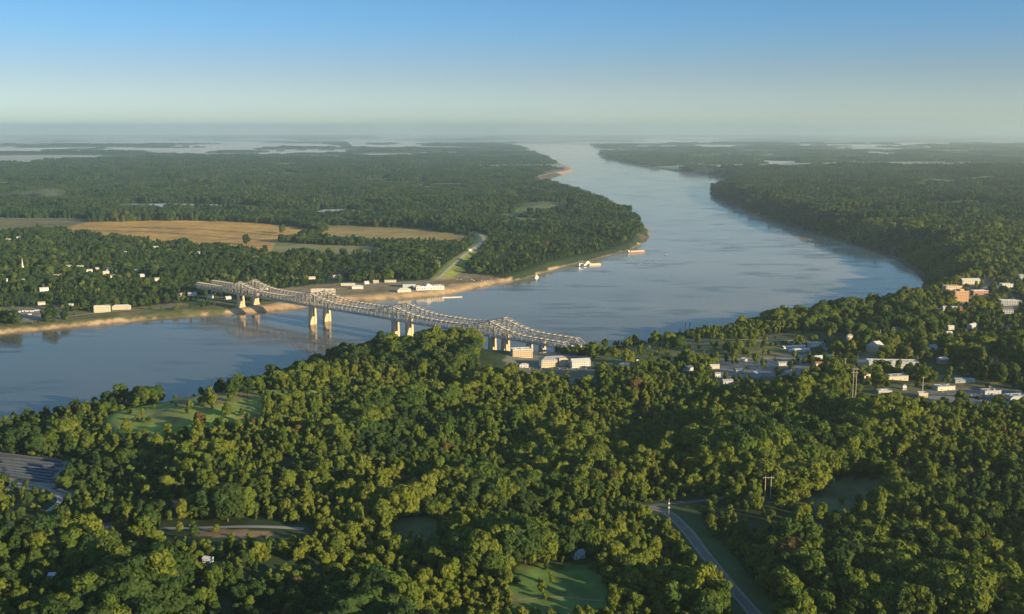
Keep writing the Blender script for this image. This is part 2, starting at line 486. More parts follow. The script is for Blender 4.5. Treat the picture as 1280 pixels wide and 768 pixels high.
MEADOWRIM = [(214, 514), (212, 486), (284, 478), (284, 500)]
YARDSCRUB = [(-60, 612), (20, 613), (66, 611), (110, 616), (100, 640), (60, 652), (-60, 648)]
P3GAP = [(594, 426), (648, 426), (652, 470), (600, 472)]
YARDROAD = [(60, 612), (150, 606), (150, 616), (70, 624)]
HOTELS = [(640, 436), (668, 436), (700, 442), (740, 446), (748, 480), (640, 482), (630, 450)]
ROADCUT = [(800, 640), (836, 626), (868, 630), (880, 655), (920, 700), (962, 745), (985, 800), (900, 800), (905, 770), (880, 720), (840, 668)]
STRIP1 = [(1060, 480), (1280, 480), (1340, 486), (1340, 500), (1280, 516), (1150, 512), (1060, 522), (1040, 530), (1055, 495)]
STRIP2 = [(880, 447), (980, 441), (1060, 438), (1090, 440), (1145, 446), (1150, 474), (1060, 472), (960, 478), (880, 480)]
RVLOT = [(-40, 384), (80, 383.5), (86, 400), (-40, 403)]
FIELDR = [(1150, 474), (1180, 468), (1250, 475), (1250, 492), (1170, 490)]
SLOPER = [(745, 436), (800, 427), (870, 424), (960, 424), (1000, 426), (975, 448), (840, 458), (760, 462), (740, 452)]
SLOPEG = [(925, 425), (1000, 413), (1060, 416), (1060, 428), (990, 432), (930, 432)]
DOWNTOWN = [(1165, 352), (1280, 342), (1340, 340), (1340, 398), (1250, 400), (1170, 398)]
LAKES = [[(396, 266), (405, 263), (430, 262.4), (464, 264.6), (472, 267), (440, 268.4), (415, 268)],
         [(162, 257), (200, 255.4), (260, 256), (318, 258), (324, 260.8), (260, 260.6), (190, 259.6)]]
LAKE_CLEAR = [[(385, 262.5), (430, 261.5), (482, 263.5), (482, 273), (430, 273), (390, 272)], [(150, 255.5), (230, 254.6), (330, 257.5), (330, 266), (230, 265.4), (150, 264)]]
TRACKL = [(330, 254.6), (430, 254.6), (560, 257), (645, 258.5), (645, 262), (560, 260.2), (430, 258), (330, 257.5)]
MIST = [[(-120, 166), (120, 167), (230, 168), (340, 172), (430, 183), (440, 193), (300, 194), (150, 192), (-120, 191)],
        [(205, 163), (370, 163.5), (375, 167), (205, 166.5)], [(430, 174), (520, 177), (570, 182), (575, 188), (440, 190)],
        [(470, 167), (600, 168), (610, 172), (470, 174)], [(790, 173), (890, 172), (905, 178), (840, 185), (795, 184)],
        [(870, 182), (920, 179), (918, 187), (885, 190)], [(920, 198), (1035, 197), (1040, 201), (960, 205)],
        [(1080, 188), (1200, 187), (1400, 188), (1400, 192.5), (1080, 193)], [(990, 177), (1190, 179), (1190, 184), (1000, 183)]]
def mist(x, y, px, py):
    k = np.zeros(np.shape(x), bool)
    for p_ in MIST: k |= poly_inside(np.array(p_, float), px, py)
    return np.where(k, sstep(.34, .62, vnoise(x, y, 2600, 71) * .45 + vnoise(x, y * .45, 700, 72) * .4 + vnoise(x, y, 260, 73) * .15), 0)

fb = lambda a, b: a + (b - a) * vnoise(X, Y, 90, 6)[..., None]
C = np.zeros(X.shape + (3,)); C[:] = (.030, .048, .018)
farm = sstep(9000, 13000, Y) * sstep(.50, .62, vnoise(X, Y * .8, 2300, 21) * .6 + vnoise(X, Y, 900, 22) * .4)
C = C * (1 - farm[..., None]) + np.array((.33, .34, .26)) * farm[..., None]
def paint(poly, col):
    m_ = inpoly(poly); C[m_] = col
nz = vnoise(X, Y, 25, 8); nz2 = vnoise(X, Y, 300, 12)
ms0 = mist(X, Y, PX, PY)[..., None]; C = C * (1 - ms0) + np.array((.48, .50, .44)) * ms0  # mist over the far fields painted as pale ground colour
paint(FIELD_TAN, (.43, .26, .07)); paint(FIELD_TAN2, (.28, .21, .07)); paint(FIELD_DARK, (.16, .145, .06))
row_ = np.sin((X * .35 + Y) / 26.0 + 2 * vnoise(X, Y, 200, 15))
for fp in (FIELD_TAN, FIELD_TAN2, FIELD_DARK):
    mm = inpoly(fp); C[mm] *= (.80 + .36 * nz2[mm] + .05 * row_[mm] + .12 * (nz[mm] - .5))[:, None]
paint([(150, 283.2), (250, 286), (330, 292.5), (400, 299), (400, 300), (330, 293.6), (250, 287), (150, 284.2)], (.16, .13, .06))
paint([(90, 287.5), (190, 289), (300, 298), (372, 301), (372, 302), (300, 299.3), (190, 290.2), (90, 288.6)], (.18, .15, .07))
paint([(345, 303), (400, 306), (478, 309), (470, 320), (340, 318)], (.20, .19, .07))
paint(LEVEE_PALE, (.26, .26, .20)); paint(LEVEE_GREEN, (.20, .23, .04))
paint(TOWNFRONT, (.20, .16, .08)); paint(BANKGRASS, (.11, .12, .04))
paint(MEADOW, (.20, .26, .05)); paint(MEADOW2, (.085, .14, .034)); paint(CLEAR3, (.08, .10, .04)); paint(CLEAR4, (.08, .10, .045))
paint(RVLOT, (.17, .16, .12)); paint(YARD, (.17, .165, .14)); paint(YARDROAD, (.18, .17, .14)); paint(HOTELS, (.14, .14, .10)); paint(ROADCUT, (.05, .075, .024))
paint(STRIP1, (.10, .11, .05)); paint(STRIP2, (.12, .12, .07)); paint(FIELDR, (.15, .13, .05)); paint(SLOPER, (.10, .115, .04)); paint(SLOPEG, (.07, .08, .04))
[paint(l_, (.19, .185, .16)) for l_ in LOTS]; paint(DOWNTOWN, (.11, .11, .08)); paint(TRACKL, (.12, .13, .07))
for mp_, dry in ((MEADOW, (.19, .17, .06)), (MEADOW2, (.15, .17, .05)), (CLEAR4, (.13, .12, .06)), (SLOPER, (.17, .15, .07)), (BANKGRASS, (.19, .15, .07)), (TOWNFRONT, (.26, .20, .10))):
    mm = inpoly(mp_); k_ = sstep(.45, .75, .5 * vnoise(X, Y, 38, 91) + .3 * vnoise(X, Y, 13, 92) + .2 * nz)[mm][:, None]
    C[mm] = (C[mm] * (1 - k_) + np.array(dry) * k_) * (.75 + .5 * vnoise(X, Y, 11, 93)[mm])[:, None]
wild = (Y > 4400) & (vnoise(X, Y * .5, 520, 81) * .6 + vnoise(X, Y, 170, 82) * .4 > .665)
C[wild & (SH > 60) & (C[..., 0] < .04)] = (.11, .13, .05)
paint([(240, 663), (270, 661), (335, 664), (345, 669), (300, 673), (245, 670)], (.22, .14, .075)); paint(TRACKNL2, (.10, .10, .05))
# sand on the flat bank, bare earth under the bluff
lowbank = (plateau(X, Y) < 20)
sw = -2 + 20 * vnoise(X, Y, 130, 13) + 12 * vnoise(X, Y, 35, 14)
sw = np.where(PX > 640, sw * .45, sw)
sw = sw + 45 * sstep(270, 320, PX) * (1 - sstep(350, 370, PX)) * (Y > 2000) + 50 * sstep(400, 450, PX) * (1 - sstep(560, 640, PX)) * (Y > 2000)
sand = lowbank & (SH < sw) & (SH > -30) & (Y > 1900) & (PX < 830)
C[sand] = np.array((.40, .28, .15)) * (.6 + .55 * nz[sand] + .25 * vnoise(X, Y, 9, 19)[sand])[:, None]
wet = sand & (SH < 5); C[wet] *= .55
bar = (SH < 95) & (PX > 668) & (PX < 722) & (PY > 205) & (PY < 227)
C[bar] = (.34, .25, .16)
rb = (~lowbank) & (SH < 60)
C[rb] = np.array((.09, .07, .045))
C[SH < -30] = (.06, .06, .05)

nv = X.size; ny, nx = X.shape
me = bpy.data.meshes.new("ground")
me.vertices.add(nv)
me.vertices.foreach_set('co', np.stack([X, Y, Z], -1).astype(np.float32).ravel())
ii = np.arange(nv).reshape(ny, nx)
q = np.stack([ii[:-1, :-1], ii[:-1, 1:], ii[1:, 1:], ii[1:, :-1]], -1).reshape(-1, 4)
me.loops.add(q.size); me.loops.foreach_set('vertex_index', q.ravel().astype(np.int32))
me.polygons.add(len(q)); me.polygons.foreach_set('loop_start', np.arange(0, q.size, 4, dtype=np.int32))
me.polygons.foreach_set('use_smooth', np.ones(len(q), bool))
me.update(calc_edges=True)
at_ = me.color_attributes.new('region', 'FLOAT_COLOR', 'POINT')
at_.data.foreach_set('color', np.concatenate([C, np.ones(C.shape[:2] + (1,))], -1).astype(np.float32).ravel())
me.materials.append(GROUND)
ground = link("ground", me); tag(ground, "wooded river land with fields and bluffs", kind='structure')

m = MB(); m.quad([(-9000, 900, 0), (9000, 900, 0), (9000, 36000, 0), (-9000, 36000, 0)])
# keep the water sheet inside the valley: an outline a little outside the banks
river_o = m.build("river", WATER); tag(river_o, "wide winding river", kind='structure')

# ------------------------------------------------------------------ roads draped on the ground
def catmull(P, n=14):
    P = [Vector(p) for p in P]; P = [2 * P[0] - P[1]] + P + [2 * P[-1] - P[-2]]
    out = []
    for i in range(1, len(P) - 2):
        for k in range(n):
            t = k / n
            a, b_, c, d = P[i - 1:i + 3]
            out.append(.5 * ((2 * b_) + (c - a) * t + (2 * a - 5 * b_ + 4 * c - d) * t * t + (3 * b_ - a - 3 * c + d) * t ** 3))
    out.append(P[-2]); return out

ROADPTS = []
def ribbon(m, pts, off0, off1, lift, nacross=4):
    """a strip between two offsets from a centre line, following the ground"""
    L = []
    for i, p in enumerate(pts):
        d = (pts[min(i + 1, len(pts) - 1)] - pts[max(i - 1, 0)]); d.z = 0; d.normalize()
        nrm = Vector((d.y, -d.x, 0))
        L.append([p + nrm * (off0 + (off1 - off0) * k / nacross) for k in range(nacross + 1)])
    A = np.array([[tuple(q) for q in r] for r in L])
    zz = height(A[..., 0], A[..., 1]) + lift
    n = len(m.v)
    for r in range(A.shape[0]):
        for k in range(nacross + 1):
            m.v.append((A[r, k, 0], A[r, k, 1], zz[r, k]))
    for r in range(A.shape[0] - 1):
        for k in range(nacross):
            a = n + r * (nacross + 1) + k
            m.f.append((a, a + 1, a + nacross + 2, a + nacross + 1))

def road(name, pix, width, mat_, label, lift=.45, shoulder=None, clear=None, lines=False, vmat=None):
    pts = catmull([Vector((*at(*p)[:2], 0)) for p in pix])
    if shoulder:
        ms_ = MB(); ribbon(ms_, pts, -width / 2 - shoulder, width / 2 + shoulder, lift - .12)
        tag(ms_.build("road_verge", vmat or VERGE), "low verges beside " + label, kind='structure')
    m_ = MB(); ribbon(m_, pts, -width / 2, width / 2, lift)
    o = tag(m_.build(name, mat_), label, kind='structure')
    if lines:
        ml = MB(); ribbon(ml, pts, -.18, .18, lift + .05, 1); ribbon(ml, pts, -width / 2 + .3, -width / 2 + .6, lift + .05, 1); ribbon(ml, pts, width / 2 - .6, width / 2 - .3, lift + .05, 1)
        tag(ml.build("road_markings", PAINTW), "painted lines on " + label, kind='structure')
    c = clear if clear is not None else width / 2 + 4
    ROADPTS.extend((p.x, p.y, c) for p in pts)
    return o

road("road", [(800, 634), (822, 637), (842, 647), (862, 668), (884, 697), (908, 727), (934, 757), (960, 790)], 6.6, WORN, "asphalt road curving down through the woods", shoulder=2.6, clear=15)
road("road", [(760, 633), (800, 634), (835, 630), (880, 626), (940, 618)], 7, ASPH, "cross road at the junction in the woods", lift=.3, clear=8)
road("road", [(-60, 654), (0, 658), (60, 659), (130, 660), (200, 661), (300, 659), (380, 662)], 8, PAVE, "pale track across the lower left woods", clear=12)
road("road", [(60, 622), (90, 618), (140, 612), (170, 606), (195, 592)], 7, GRAVEL, "gravel lane climbing from the shaded yard", clear=9)
road("road", [(0, 602), (30, 606), (60, 612), (75, 625), (60, 640)], 6, GRAVEL, "gravel lane bending round the shaded yard", lift=.5, clear=8)
road("road", [(745, 437), (775, 431), (815, 427), (860, 425), (920, 425), (985, 426), (1030, 428)], 9, PAVE, "pale highway climbing the bluff beyond the bridge", clear=9)
road("road", [(1050, 500), (1100, 498), (1160, 494), (1220, 497), (1290, 503)], 10, ASPH, "asphalt street past the parking strip on the right", clear=10)
road("road", [(880, 452), (940, 449), (1000, 449), (1060, 452), (1090, 458)], 9, PAVE, "pale street among the low buildings on the bluff", clear=9)
road("road", [(-60, 274), (0, 273.5), (120, 274.5), (240, 275), (330, 276), (400, 279.5), (470, 283), (540, 287), (585, 291.5), (603, 296), (603, 303), (590, 313)], 14, PAVE, "pale levee road round the fields", lift=1.5, clear=26, shoulder=16, vmat=LAWN)
road("road", [(-40, 407), (40, 402), (110, 393), (170, 388), (215, 385)], 7, GRAVEL, "sandy path along the flat bank", lift=.6, clear=6)
road("road", [(585, 315), (570, 328), (556, 340), (545, 350), (500, 356), (440, 360), (380, 366), (300, 372), (250, 371)], 9, PAVE, "pale road from the levee to the bridge", lift=.8, clear=8)

# ------------------------------------------------------------------ the twin truss bridges
P1 = Vector((*flat(391, 405.5), 0)); P2 = Vector((*flat(494.5, 424.5), 0))
AX = (P2 - P1).normalized(); SPAN = (P2 - P1).length
NRM = Vector((-AX.y, AX.x, 0))
if NRM.y < 0: NRM = -NRM
print("BRIDGE span", SPAN, "P0", project(*(P1 - AX * SPAN)), "P3", project(*(P2 + AX * SPAN)))
DECK_Z = 41.0
BR_Z = Matrix.Rotation(math.atan2(AX.y, AX.x), 4, 'Z').to_euler().z

def make_bridge(name, label, origin, s0, s1, extra):
    """local x runs along the bridge from pier P1; deck width 11 m"""
    root = thing(name, label, "bridge", origin, BR_Z)
    piers = [-SPAN, 0.0, SPAN, 2 * SPAN]
    def top(s):
        d = min(abs(s - p) for p in piers)
        peak = 27.0 if d < 200 else 9
        t = min(1.0, d / (SPAN * .38))
        h_ = 13.0 + (peak - 13.0) * (1 - t) ** 1.9
        if s < piers[0]: h_ = 10.5 + (27 - 10.5) * max(0, 1 - (piers[0] - s) / 95.0) ** 1.9
        if s > piers[3]: h_ = 9.5 + (27 - 9.5) * max(0, 1 - (s - piers[3]) / 95.0) ** 1.9
        return h_
    npan = 20
    pan = SPAN / npan
    k0, k1 = math.ceil(s0 / pan), math.floor(s1 / pan)
    W = 6.0
    z0 = DECK_Z
    deck = MB(); deck.box(((s0 + s1) / 2, 0, z0 - .25), (s1 - s0, 2 * W - 1.6, .5)); deck.build("deck", DECKM, root)
    gb = MB()
    for k in range(k0, k1 + 1): gb.box((k * pan, 0, z0 - 1.4), (.6, 2 * W, 1.4))
    for y in (-3, 0, 3): gb.box(((s0 + s1) / 2, y, z0 - 1.1), (s1 - s0, .4, .9))
    gb.build("floor_beam", GIRDER, root)
    for sy in (-1, 1):
        t = MB(); y = sy * W
        t.box(((s0 + s1) / 2, y, z0 - 1.2), (s1 - s0, .9, 1.8))
        for k in range(k0, k1):
            a, b_ = k * pan, (k + 1) * pan
            t.beam((a, y, z0 + top(a)), (b_, y, z0 + top(b_)), 1.15, 1.2)
            if k % 2 == 0: t.beam((a, y, z0 - .5), (b_, y, z0 + top(b_)), .8)
            else: t.beam((a, y, z0 + top(a)), (b_, y, z0 - .5), .8)
        for k in range(k0, k1 + 1):
            wd = 1.6 if any(abs(k * pan - p) < 3 for p in piers) else .75
            t.beam((k * pan, y, z0 - .5), (k * pan, y, z0 + top(k * pan)), wd)
        t.beam((k0 * pan, y, z0 + top(k0 * pan)), (k0 * pan - pan, y, z0 - .3), 1.1)
        t.beam((k1 * pan, y, z0 + top(k1 * pan)), (k1 * pan + pan, y, z0 - .3), 1.1)
        t.build("truss", STEEL, root)
        rl = MB(); rl.box(((s0 + s1) / 2, sy * (W - 1.3), z0 + .95), (s1 - s0, .25, .35))
        rl.build("guardrail", METAL, root)
    tb = MB()
    for k in range(k0, k1 + 1):
        x = k * pan; h_ = top(x)
        tb.beam((x, -W, z0 + h_), (x, W, z0 + h_), .8, .9)
        if h_ > 9: tb.beam((x, -W, z0 + max(6.0, h_ - 3.5)), (x, W, z0 + max(6.0, h_ - 3.5)), .6)
        if h_ > 18:
            for q in range(3):
                za, zb = z0 + 7 + q * (h_ - 7) / 3, z0 + 7 + (q + 1) * (h_ - 7) / 3
                tb.beam((x, -W, za), (x, W, zb), .5); tb.beam((x, W, za), (x, -W, zb), .5)
        if k < k1:
            tb.beam((x, -W, z0 + h_), (x + pan, W, z0 + top(x + pan)), .5)
            tb.beam((x, W, z0 + h_), (x + pan, -W, z0 + top(x + pan)), .5)
    tb.build("cross_bracing", STEEL, root)
    for i, p in enumerate(piers + extra):
        wp = root.matrix_basis @ Vector((0, 0, 0)) if False else origin + AX * p
        g0 = float(height(wp.x, wp.y)) - 1.0
        m_ = MB(); zt = z0 - 2.1
        if zt - g0 < 5: continue
        sm = p in extra
        tx = 3.0 if not sm else 1.6
        # two tapering shafts, a web between them with an arched opening, a cap and a footing
        for sy in (-1, 1):
            n = len(m_.v)
            for (zz, hx, yi, yo) in ((g0, tx * 1.35, 3.3, 9.2), (zt - 2.2, tx, 3.6, 8.0)):
                for (xx, yy) in ((-hx, yi), (hx, yi), (hx, yo), (-hx, yo)):
                    m_.v.append((xx + p, sy * yy, zz))
            m_.f += [(n, n + 1, n + 2, n + 3), (n + 4, n + 5, n + 6, n + 7)] + [(n + k, n + (k + 1) % 4, n + 4 + (k + 1) % 4, n + 4 + k) for k in range(4)]
        m_.box((p, 0, zt - 1.1), (tx * 2.2, 17, 2.26))
        if zt - g0 <= 12: m_.box((p, 0, g0 + (zt - g0) * .4), (tx * 1.8, 7.4, (zt - g0) * .8))
        else:
            hw = (zt - g0) * .5
            m_.box((p, 0, g0 + hw * .5), (tx * 2 * .9, 7.4, hw))
            # the arch: stepped haunches under the cap
            for k in range(6):
                zz = zt - 2.2 - k * .9 - .45
                ww = 3.4 * (1 - math.sqrt(max(0, 1 - ((5.4 - k * .9 - .45) / 5.4) ** 2)))
                for sy in (-1, 1):
                    m_.box((p, sy * (3.9 - ww / 2), zz), (tx * 1.7, ww, .898))
            m_.box((p, 0, g0 + 2.0), (tx * 3.1, 20.5, 4.0))
        m_.build("pier", PIERM, root)
    return root

S_L, S_R = -SPAN - 175, 2 * SPAN + 175
make_bridge("truss_bridge", "steel truss bridge on tall pale piers, the one nearer the wooded hill", P1, S_L, S_R, [2 * SPAN + 90, 2 * SPAN + 172])
OFF = NRM * 44
make_bridge("truss_bridge", "steel truss bridge farther from the wooded hill, just behind its twin", P1 + OFF - AX * 6, S_L, S_R, [2 * SPAN + 90, 2 * SPAN + 172])
BRIDGE_END = P1 + AX * S_R

road("path", [(205, 514), (245, 500), (275, 503), (310, 509), (350, 513)], 3.2, DIRT, "worn dirt track across the hilltop meadow", lift=.35, clear=2)
road("path", [(160, 522), (205, 508), (260, 499), (330, 494)], 2.6, DIRT, "second worn track along the hilltop meadow rim", lift=.35, clear=2)
road("path", [(636, 752), (690, 747), (760, 752)], 2.6, DIRT, "faint worn track across the lower meadow", lift=.3, clear=2)
road("path", [(1085, 398), (1150, 392), (1190, 385), (1290, 388)], 8, PAVE, "pale downtown street on the far bluff", lift=.6, clear=9)
road("path", [(1175, 400), (1195, 385), (1215, 372), (1235, 358)], 8, PAVE, "pale downtown cross street on the far bluff", lift=.6, clear=9)

LAKEM = plain("pale_lake_water", (.50, .52, .48), .25, .06, .01)  # lake strips given a pale base colour
#@@ VIADUCT
# concrete approach spans from the bridges to the highway on the bluff
va = P1 + OFF * .5 + AX * (S_R + 1); va.z = DECK_Z
vb = at(748, 434)
def viaduct(a, b_, label):
    root = thing("approach_viaduct", label, "viaduct", (a.x, a.y, 0))
    A = Vector((0, 0, a.z)); B = Vector((b_.x - a.x, b_.y - a.y, b_.z))
    m_ = MB(); m_.beam(A - Vector((0, 0, .6)), B - Vector((0, 0, .4)), 12, 1.2); m_.build("deck", PIERM, root)
    d = Vector((B.x, B.y, 0)).normalized(); nn = Vector((-d.y, d.x, 0))
    for sy in (-1, 1):
        m_ = MB(); m_.beam(A + nn * sy * 5.8 + Vector((0, 0, .5)), B + nn * sy * 5.8 + Vector((0, 0, .7)), .4, 1.0); m_.build("parapet", CREAM, root)
    for k in range(1, 5):
        p = A.lerp(B, k / 5)
        g0 = float(height(p.x + a.x, p.y + a.y)) - 1
        if p.z - g0 > 3:
            m_ = MB()
            for sy in (-1, 1): m_.box((p.x + nn.x * sy * 3, p.y + nn.y * sy * 3, (p.z - 1.2 + g0) / 2), (1.4, 1.4, p.z - 1.2 - g0), math.atan2(d.y, d.x))
            m_.box((p.x, p.y, p.z - 1.9), (1.8, 9, 1.5), math.atan2(d.y, d.x))
            m_.build("pier", PIERM, root)
viaduct(va, vb, "concrete approach viaduct joining the bridge end to the bluff highway")

#@@ BUILDINGS
CLR = []     # (x, y, radius) kept free of trees
def clear_front(p, r, L):
    d = Vector((-p.x, -p.y, 0)).normalized()
    k = 0.0
    while k <= L:
        CLR.append((p.x + d.x * k, p.y + d.y * k, r)); k += max(4, r * .7)

def gable(m_, w_, d_, z, rise, over=.6):
    hw, hd = w_ / 2 + over, d_ / 2 + over
    n = len(m_.v)
    m_.v += [(-hw, -hd, z), (hw, -hd, z), (hw, hd, z), (-hw, hd, z), (-hw, 0, z + rise), (hw, 0, z + rise)]
    m_.f += [(n, n + 1, n + 5, n + 4), (n + 2, n + 3, n + 4, n + 5), (n, n + 4, n + 3), (n + 1, n + 2, n + 5), (n, n + 3, n + 2, n + 1)]

def hip(m_, w_, d_, z, rise, over=.6):
    hw, hd = w_ / 2 + over, d_ / 2 + over
    n = len(m_.v)
    m_.v += [(-hw, -hd, z), (hw, -hd, z), (hw, hd, z), (-hw, hd, z), (-hw + hd, 0, z + rise), (hw - hd, 0, z + rise)]
    m_.f += [(n, n + 1, n + 5, n + 4), (n + 2, n + 3, n + 4, n + 5), (n, n + 4, n + 3), (n + 1, n + 2, n + 5), (n, n + 3, n + 2, n + 1)]

def building(name, label, cat, px, py, w_, d_, h_, rz, wall, roofm, roof='flat', floors=0, bays=0, extra=None, group=None, front=45):
    p = at(px, py)
    root = thing(name, label, cat, (p.x, p.y, p.z), R(rz), group)
    m_ = MB(); m_.box((0, 0, h_ / 2 - .75), (w_, d_, h_ + 1.5)); m_.build("wall", wall, root)
    m_ = MB()
    if roof == 'flat':
        m_.box((0, 0, h_ + .2), (w_ + .4, d_ + .4, .4))
        for sx in (-1, 1): m_.box((sx * (w_ / 2), 0, h_ + .8), (.5, d_ + .5, .8)); m_.box((0, sx * (d_ / 2), h_ + .803), (w_ - .5, .5, .8))
        if w_ > 14:
            for k in range(int(w_ // 12)): m_.box((-w_ / 2 + 6 + k * 11, random.uniform(-d_ / 4, d_ / 4), h_ + 1.2), (2.4, 2, 1.6))
    elif roof == 'hip': hip(m_, w_, d_, h_, d_ * .28)
    else: gable(m_, w_, d_, h_, d_ * .27)
    m_.build("roof", roofm, root)
    if floors:
        fh = h_ / floors; proto = None
        fr = MB(); fr.box((0, 0, 0), (1.9, .16, fh * .5)); fme = fr.mesh("window", GLASS)
        for f_ in range(floors):
            for k in range(bays):
                for side in (-1, 1):
                    o = link("window", fme, root)
                    o.location = (-w_ / 2 + (k + .5) * w_ / bays, side * (d_ / 2 + .05), fh * (f_ + .52))
    elif h_ < 8:
        dm = MB(); dm.box((w_ * .1, -d_ / 2 - .04, 1.1), (1.1, .12, 2.2)); dm.build("door", ROOFD, root)
        for sx in (-.3, .33):
            wm = MB(); wm.box((w_ * sx, -d_ / 2 - .04, 1.6), (1.4, .12, 1.2)); wm.build("window", GLASS, root)
    clear_front(p, math.hypot(w_, d_) / 2 + 3, front)
    r_s = math.hypot(w_, d_) / 2; k = 0.0; L_s = front * 1.25 if front > 30 else front * .6
    while k < L_s:
        CLR.append((p.x + sd_.x * (r_s * .6 + k), p.y + sd_.y * (r_s * .6 + k), r_s + 2)); k += max(5, r_s * .6)
    return root

# near bluff hotels by the bridge end
b1 = building("hotel", "tan hotel block with pale flat roof beside the bridge end", "hotel", 652, 446, 34, 16, 13, 14, TAN, ROOFL, 'flat', 4, 9, front=60)
b2 = building("hotel", "long tan hotel with three storeys of windows beside the parking lot", "hotel", 692, 457, 44, 17, 11, 12, CREAM, ROOFG, 'hip', 3, 12, front=75)
m_ = MB(); m_.box((12, -9.8, 6.5), (11, 3, 14)); m_.build("entrance_tower", TAN, b2)
m_ = MB(); m_.box((12, -9.8, 13.9), (12, 4, .8)); m_.build("parapet", ORANGEB, b2)
b3 = building("hotel", "low white hotel wing at the right end of the parking lot", "hotel", 725, 458, 30, 15, 9, 12, WHITE, ROOFL, 'gable', 3, 8, front=70)
building("entrance_canopy", "small white canopy pavilion at the left of the hotel parking lot", "pavilion", 655, 459, 14, 8, 4, -4, WHITE, ROOFL, 'hip', front=40)

# downtown on the far bluff
e = building("hotel", "tall orange brick hotel block lit by the sun on the far bluff", "hotel", 1199, 377, 32, 18, 22, 12, ORANGEB, ROOFT, 'flat', 7, 9, front=90)
m_ = MB(); m_.box((-20.5, 0, 6), (9, 15, 13.5)); m_.build("side_wing", WHITE, e)
m_ = MB(); m_.box((3, 1, 24.5), (10, 7, 4)); m_.build("penthouse", ORANGEB, e)
DT = [("long red brick building stretching right of the tall orange brick hotel", "building", 1224, 368, 44, 16, 8, 8, BRICK, ROOFL, 'flat'),
      ("tan flat roofed hall directly behind the tall orange brick hotel", "hall", 1190, 362, 50, 22, 8, 10, TAN, ROOFT, 'flat'),
      ("pale long roofed hall on the skyline behind downtown", "hall", 1212, 355, 55, 20, 9, 6, CREAM, ROOFL, 'gable'),
      ("white flat roofed building below the right hand trees on the far bluff", "building", 1258, 360, 34, 20, 9, 0, WHITE, ROOFL, 'flat'),
      ("wide dark shop block with a pale roof edge at the right of downtown", "shop", 1262, 381, 52, 22, 9, -4, GREYW, ROOFL, 'flat'),
      ("grey warehouse with a blue grey roof below the wide shop block", "warehouse", 1255, 391, 40, 20, 8, -4, GREYW, BLUEG, 'gable'),
      ("brick row building with a rust coloured roof below the tall hotel", "building", 1206, 390, 26, 14, 8, -8, BRICK, ROOFR, 'gable'),
      ("white row building left of the rust roofed brick row", "building", 1187, 389, 34, 14, 7, -8, WHITE, ROOFL, 'gable'),
      ("grey office cube at the right edge below the skyline trees", "office", 1277, 349, 22, 16, 10, 0, GREYW, ROOFG, 'flat'),
      ("small brick office beside the rust roofed row", "office", 1226, 391, 14, 12, 8, 0, BRICK, ROOFG, 'flat'),
      ("cream stepped house above the woods left of downtown", "house", 1188, 412, 14, 9, 6, 6, CREAM, ROOFL, 'gable'),
      ("narrow white house just below the cream stepped house", "house", 1186, 418, 13, 8, 4, 6, WHITE, ROOFL, 'gable')]
for l, c, px, py, a, b_, h_, rz, wm, rm, rt in DT:
    a *= .78; b_ *= .8
    building(c if c != "building" else "brick_building" if wm is BRICK else "town_building", l, c, px, py, a, b_, h_, rz, wm, rm, rt, *( (2, max(3, int(a // 5))) if h_ >= 7.5 else ()), front=45)

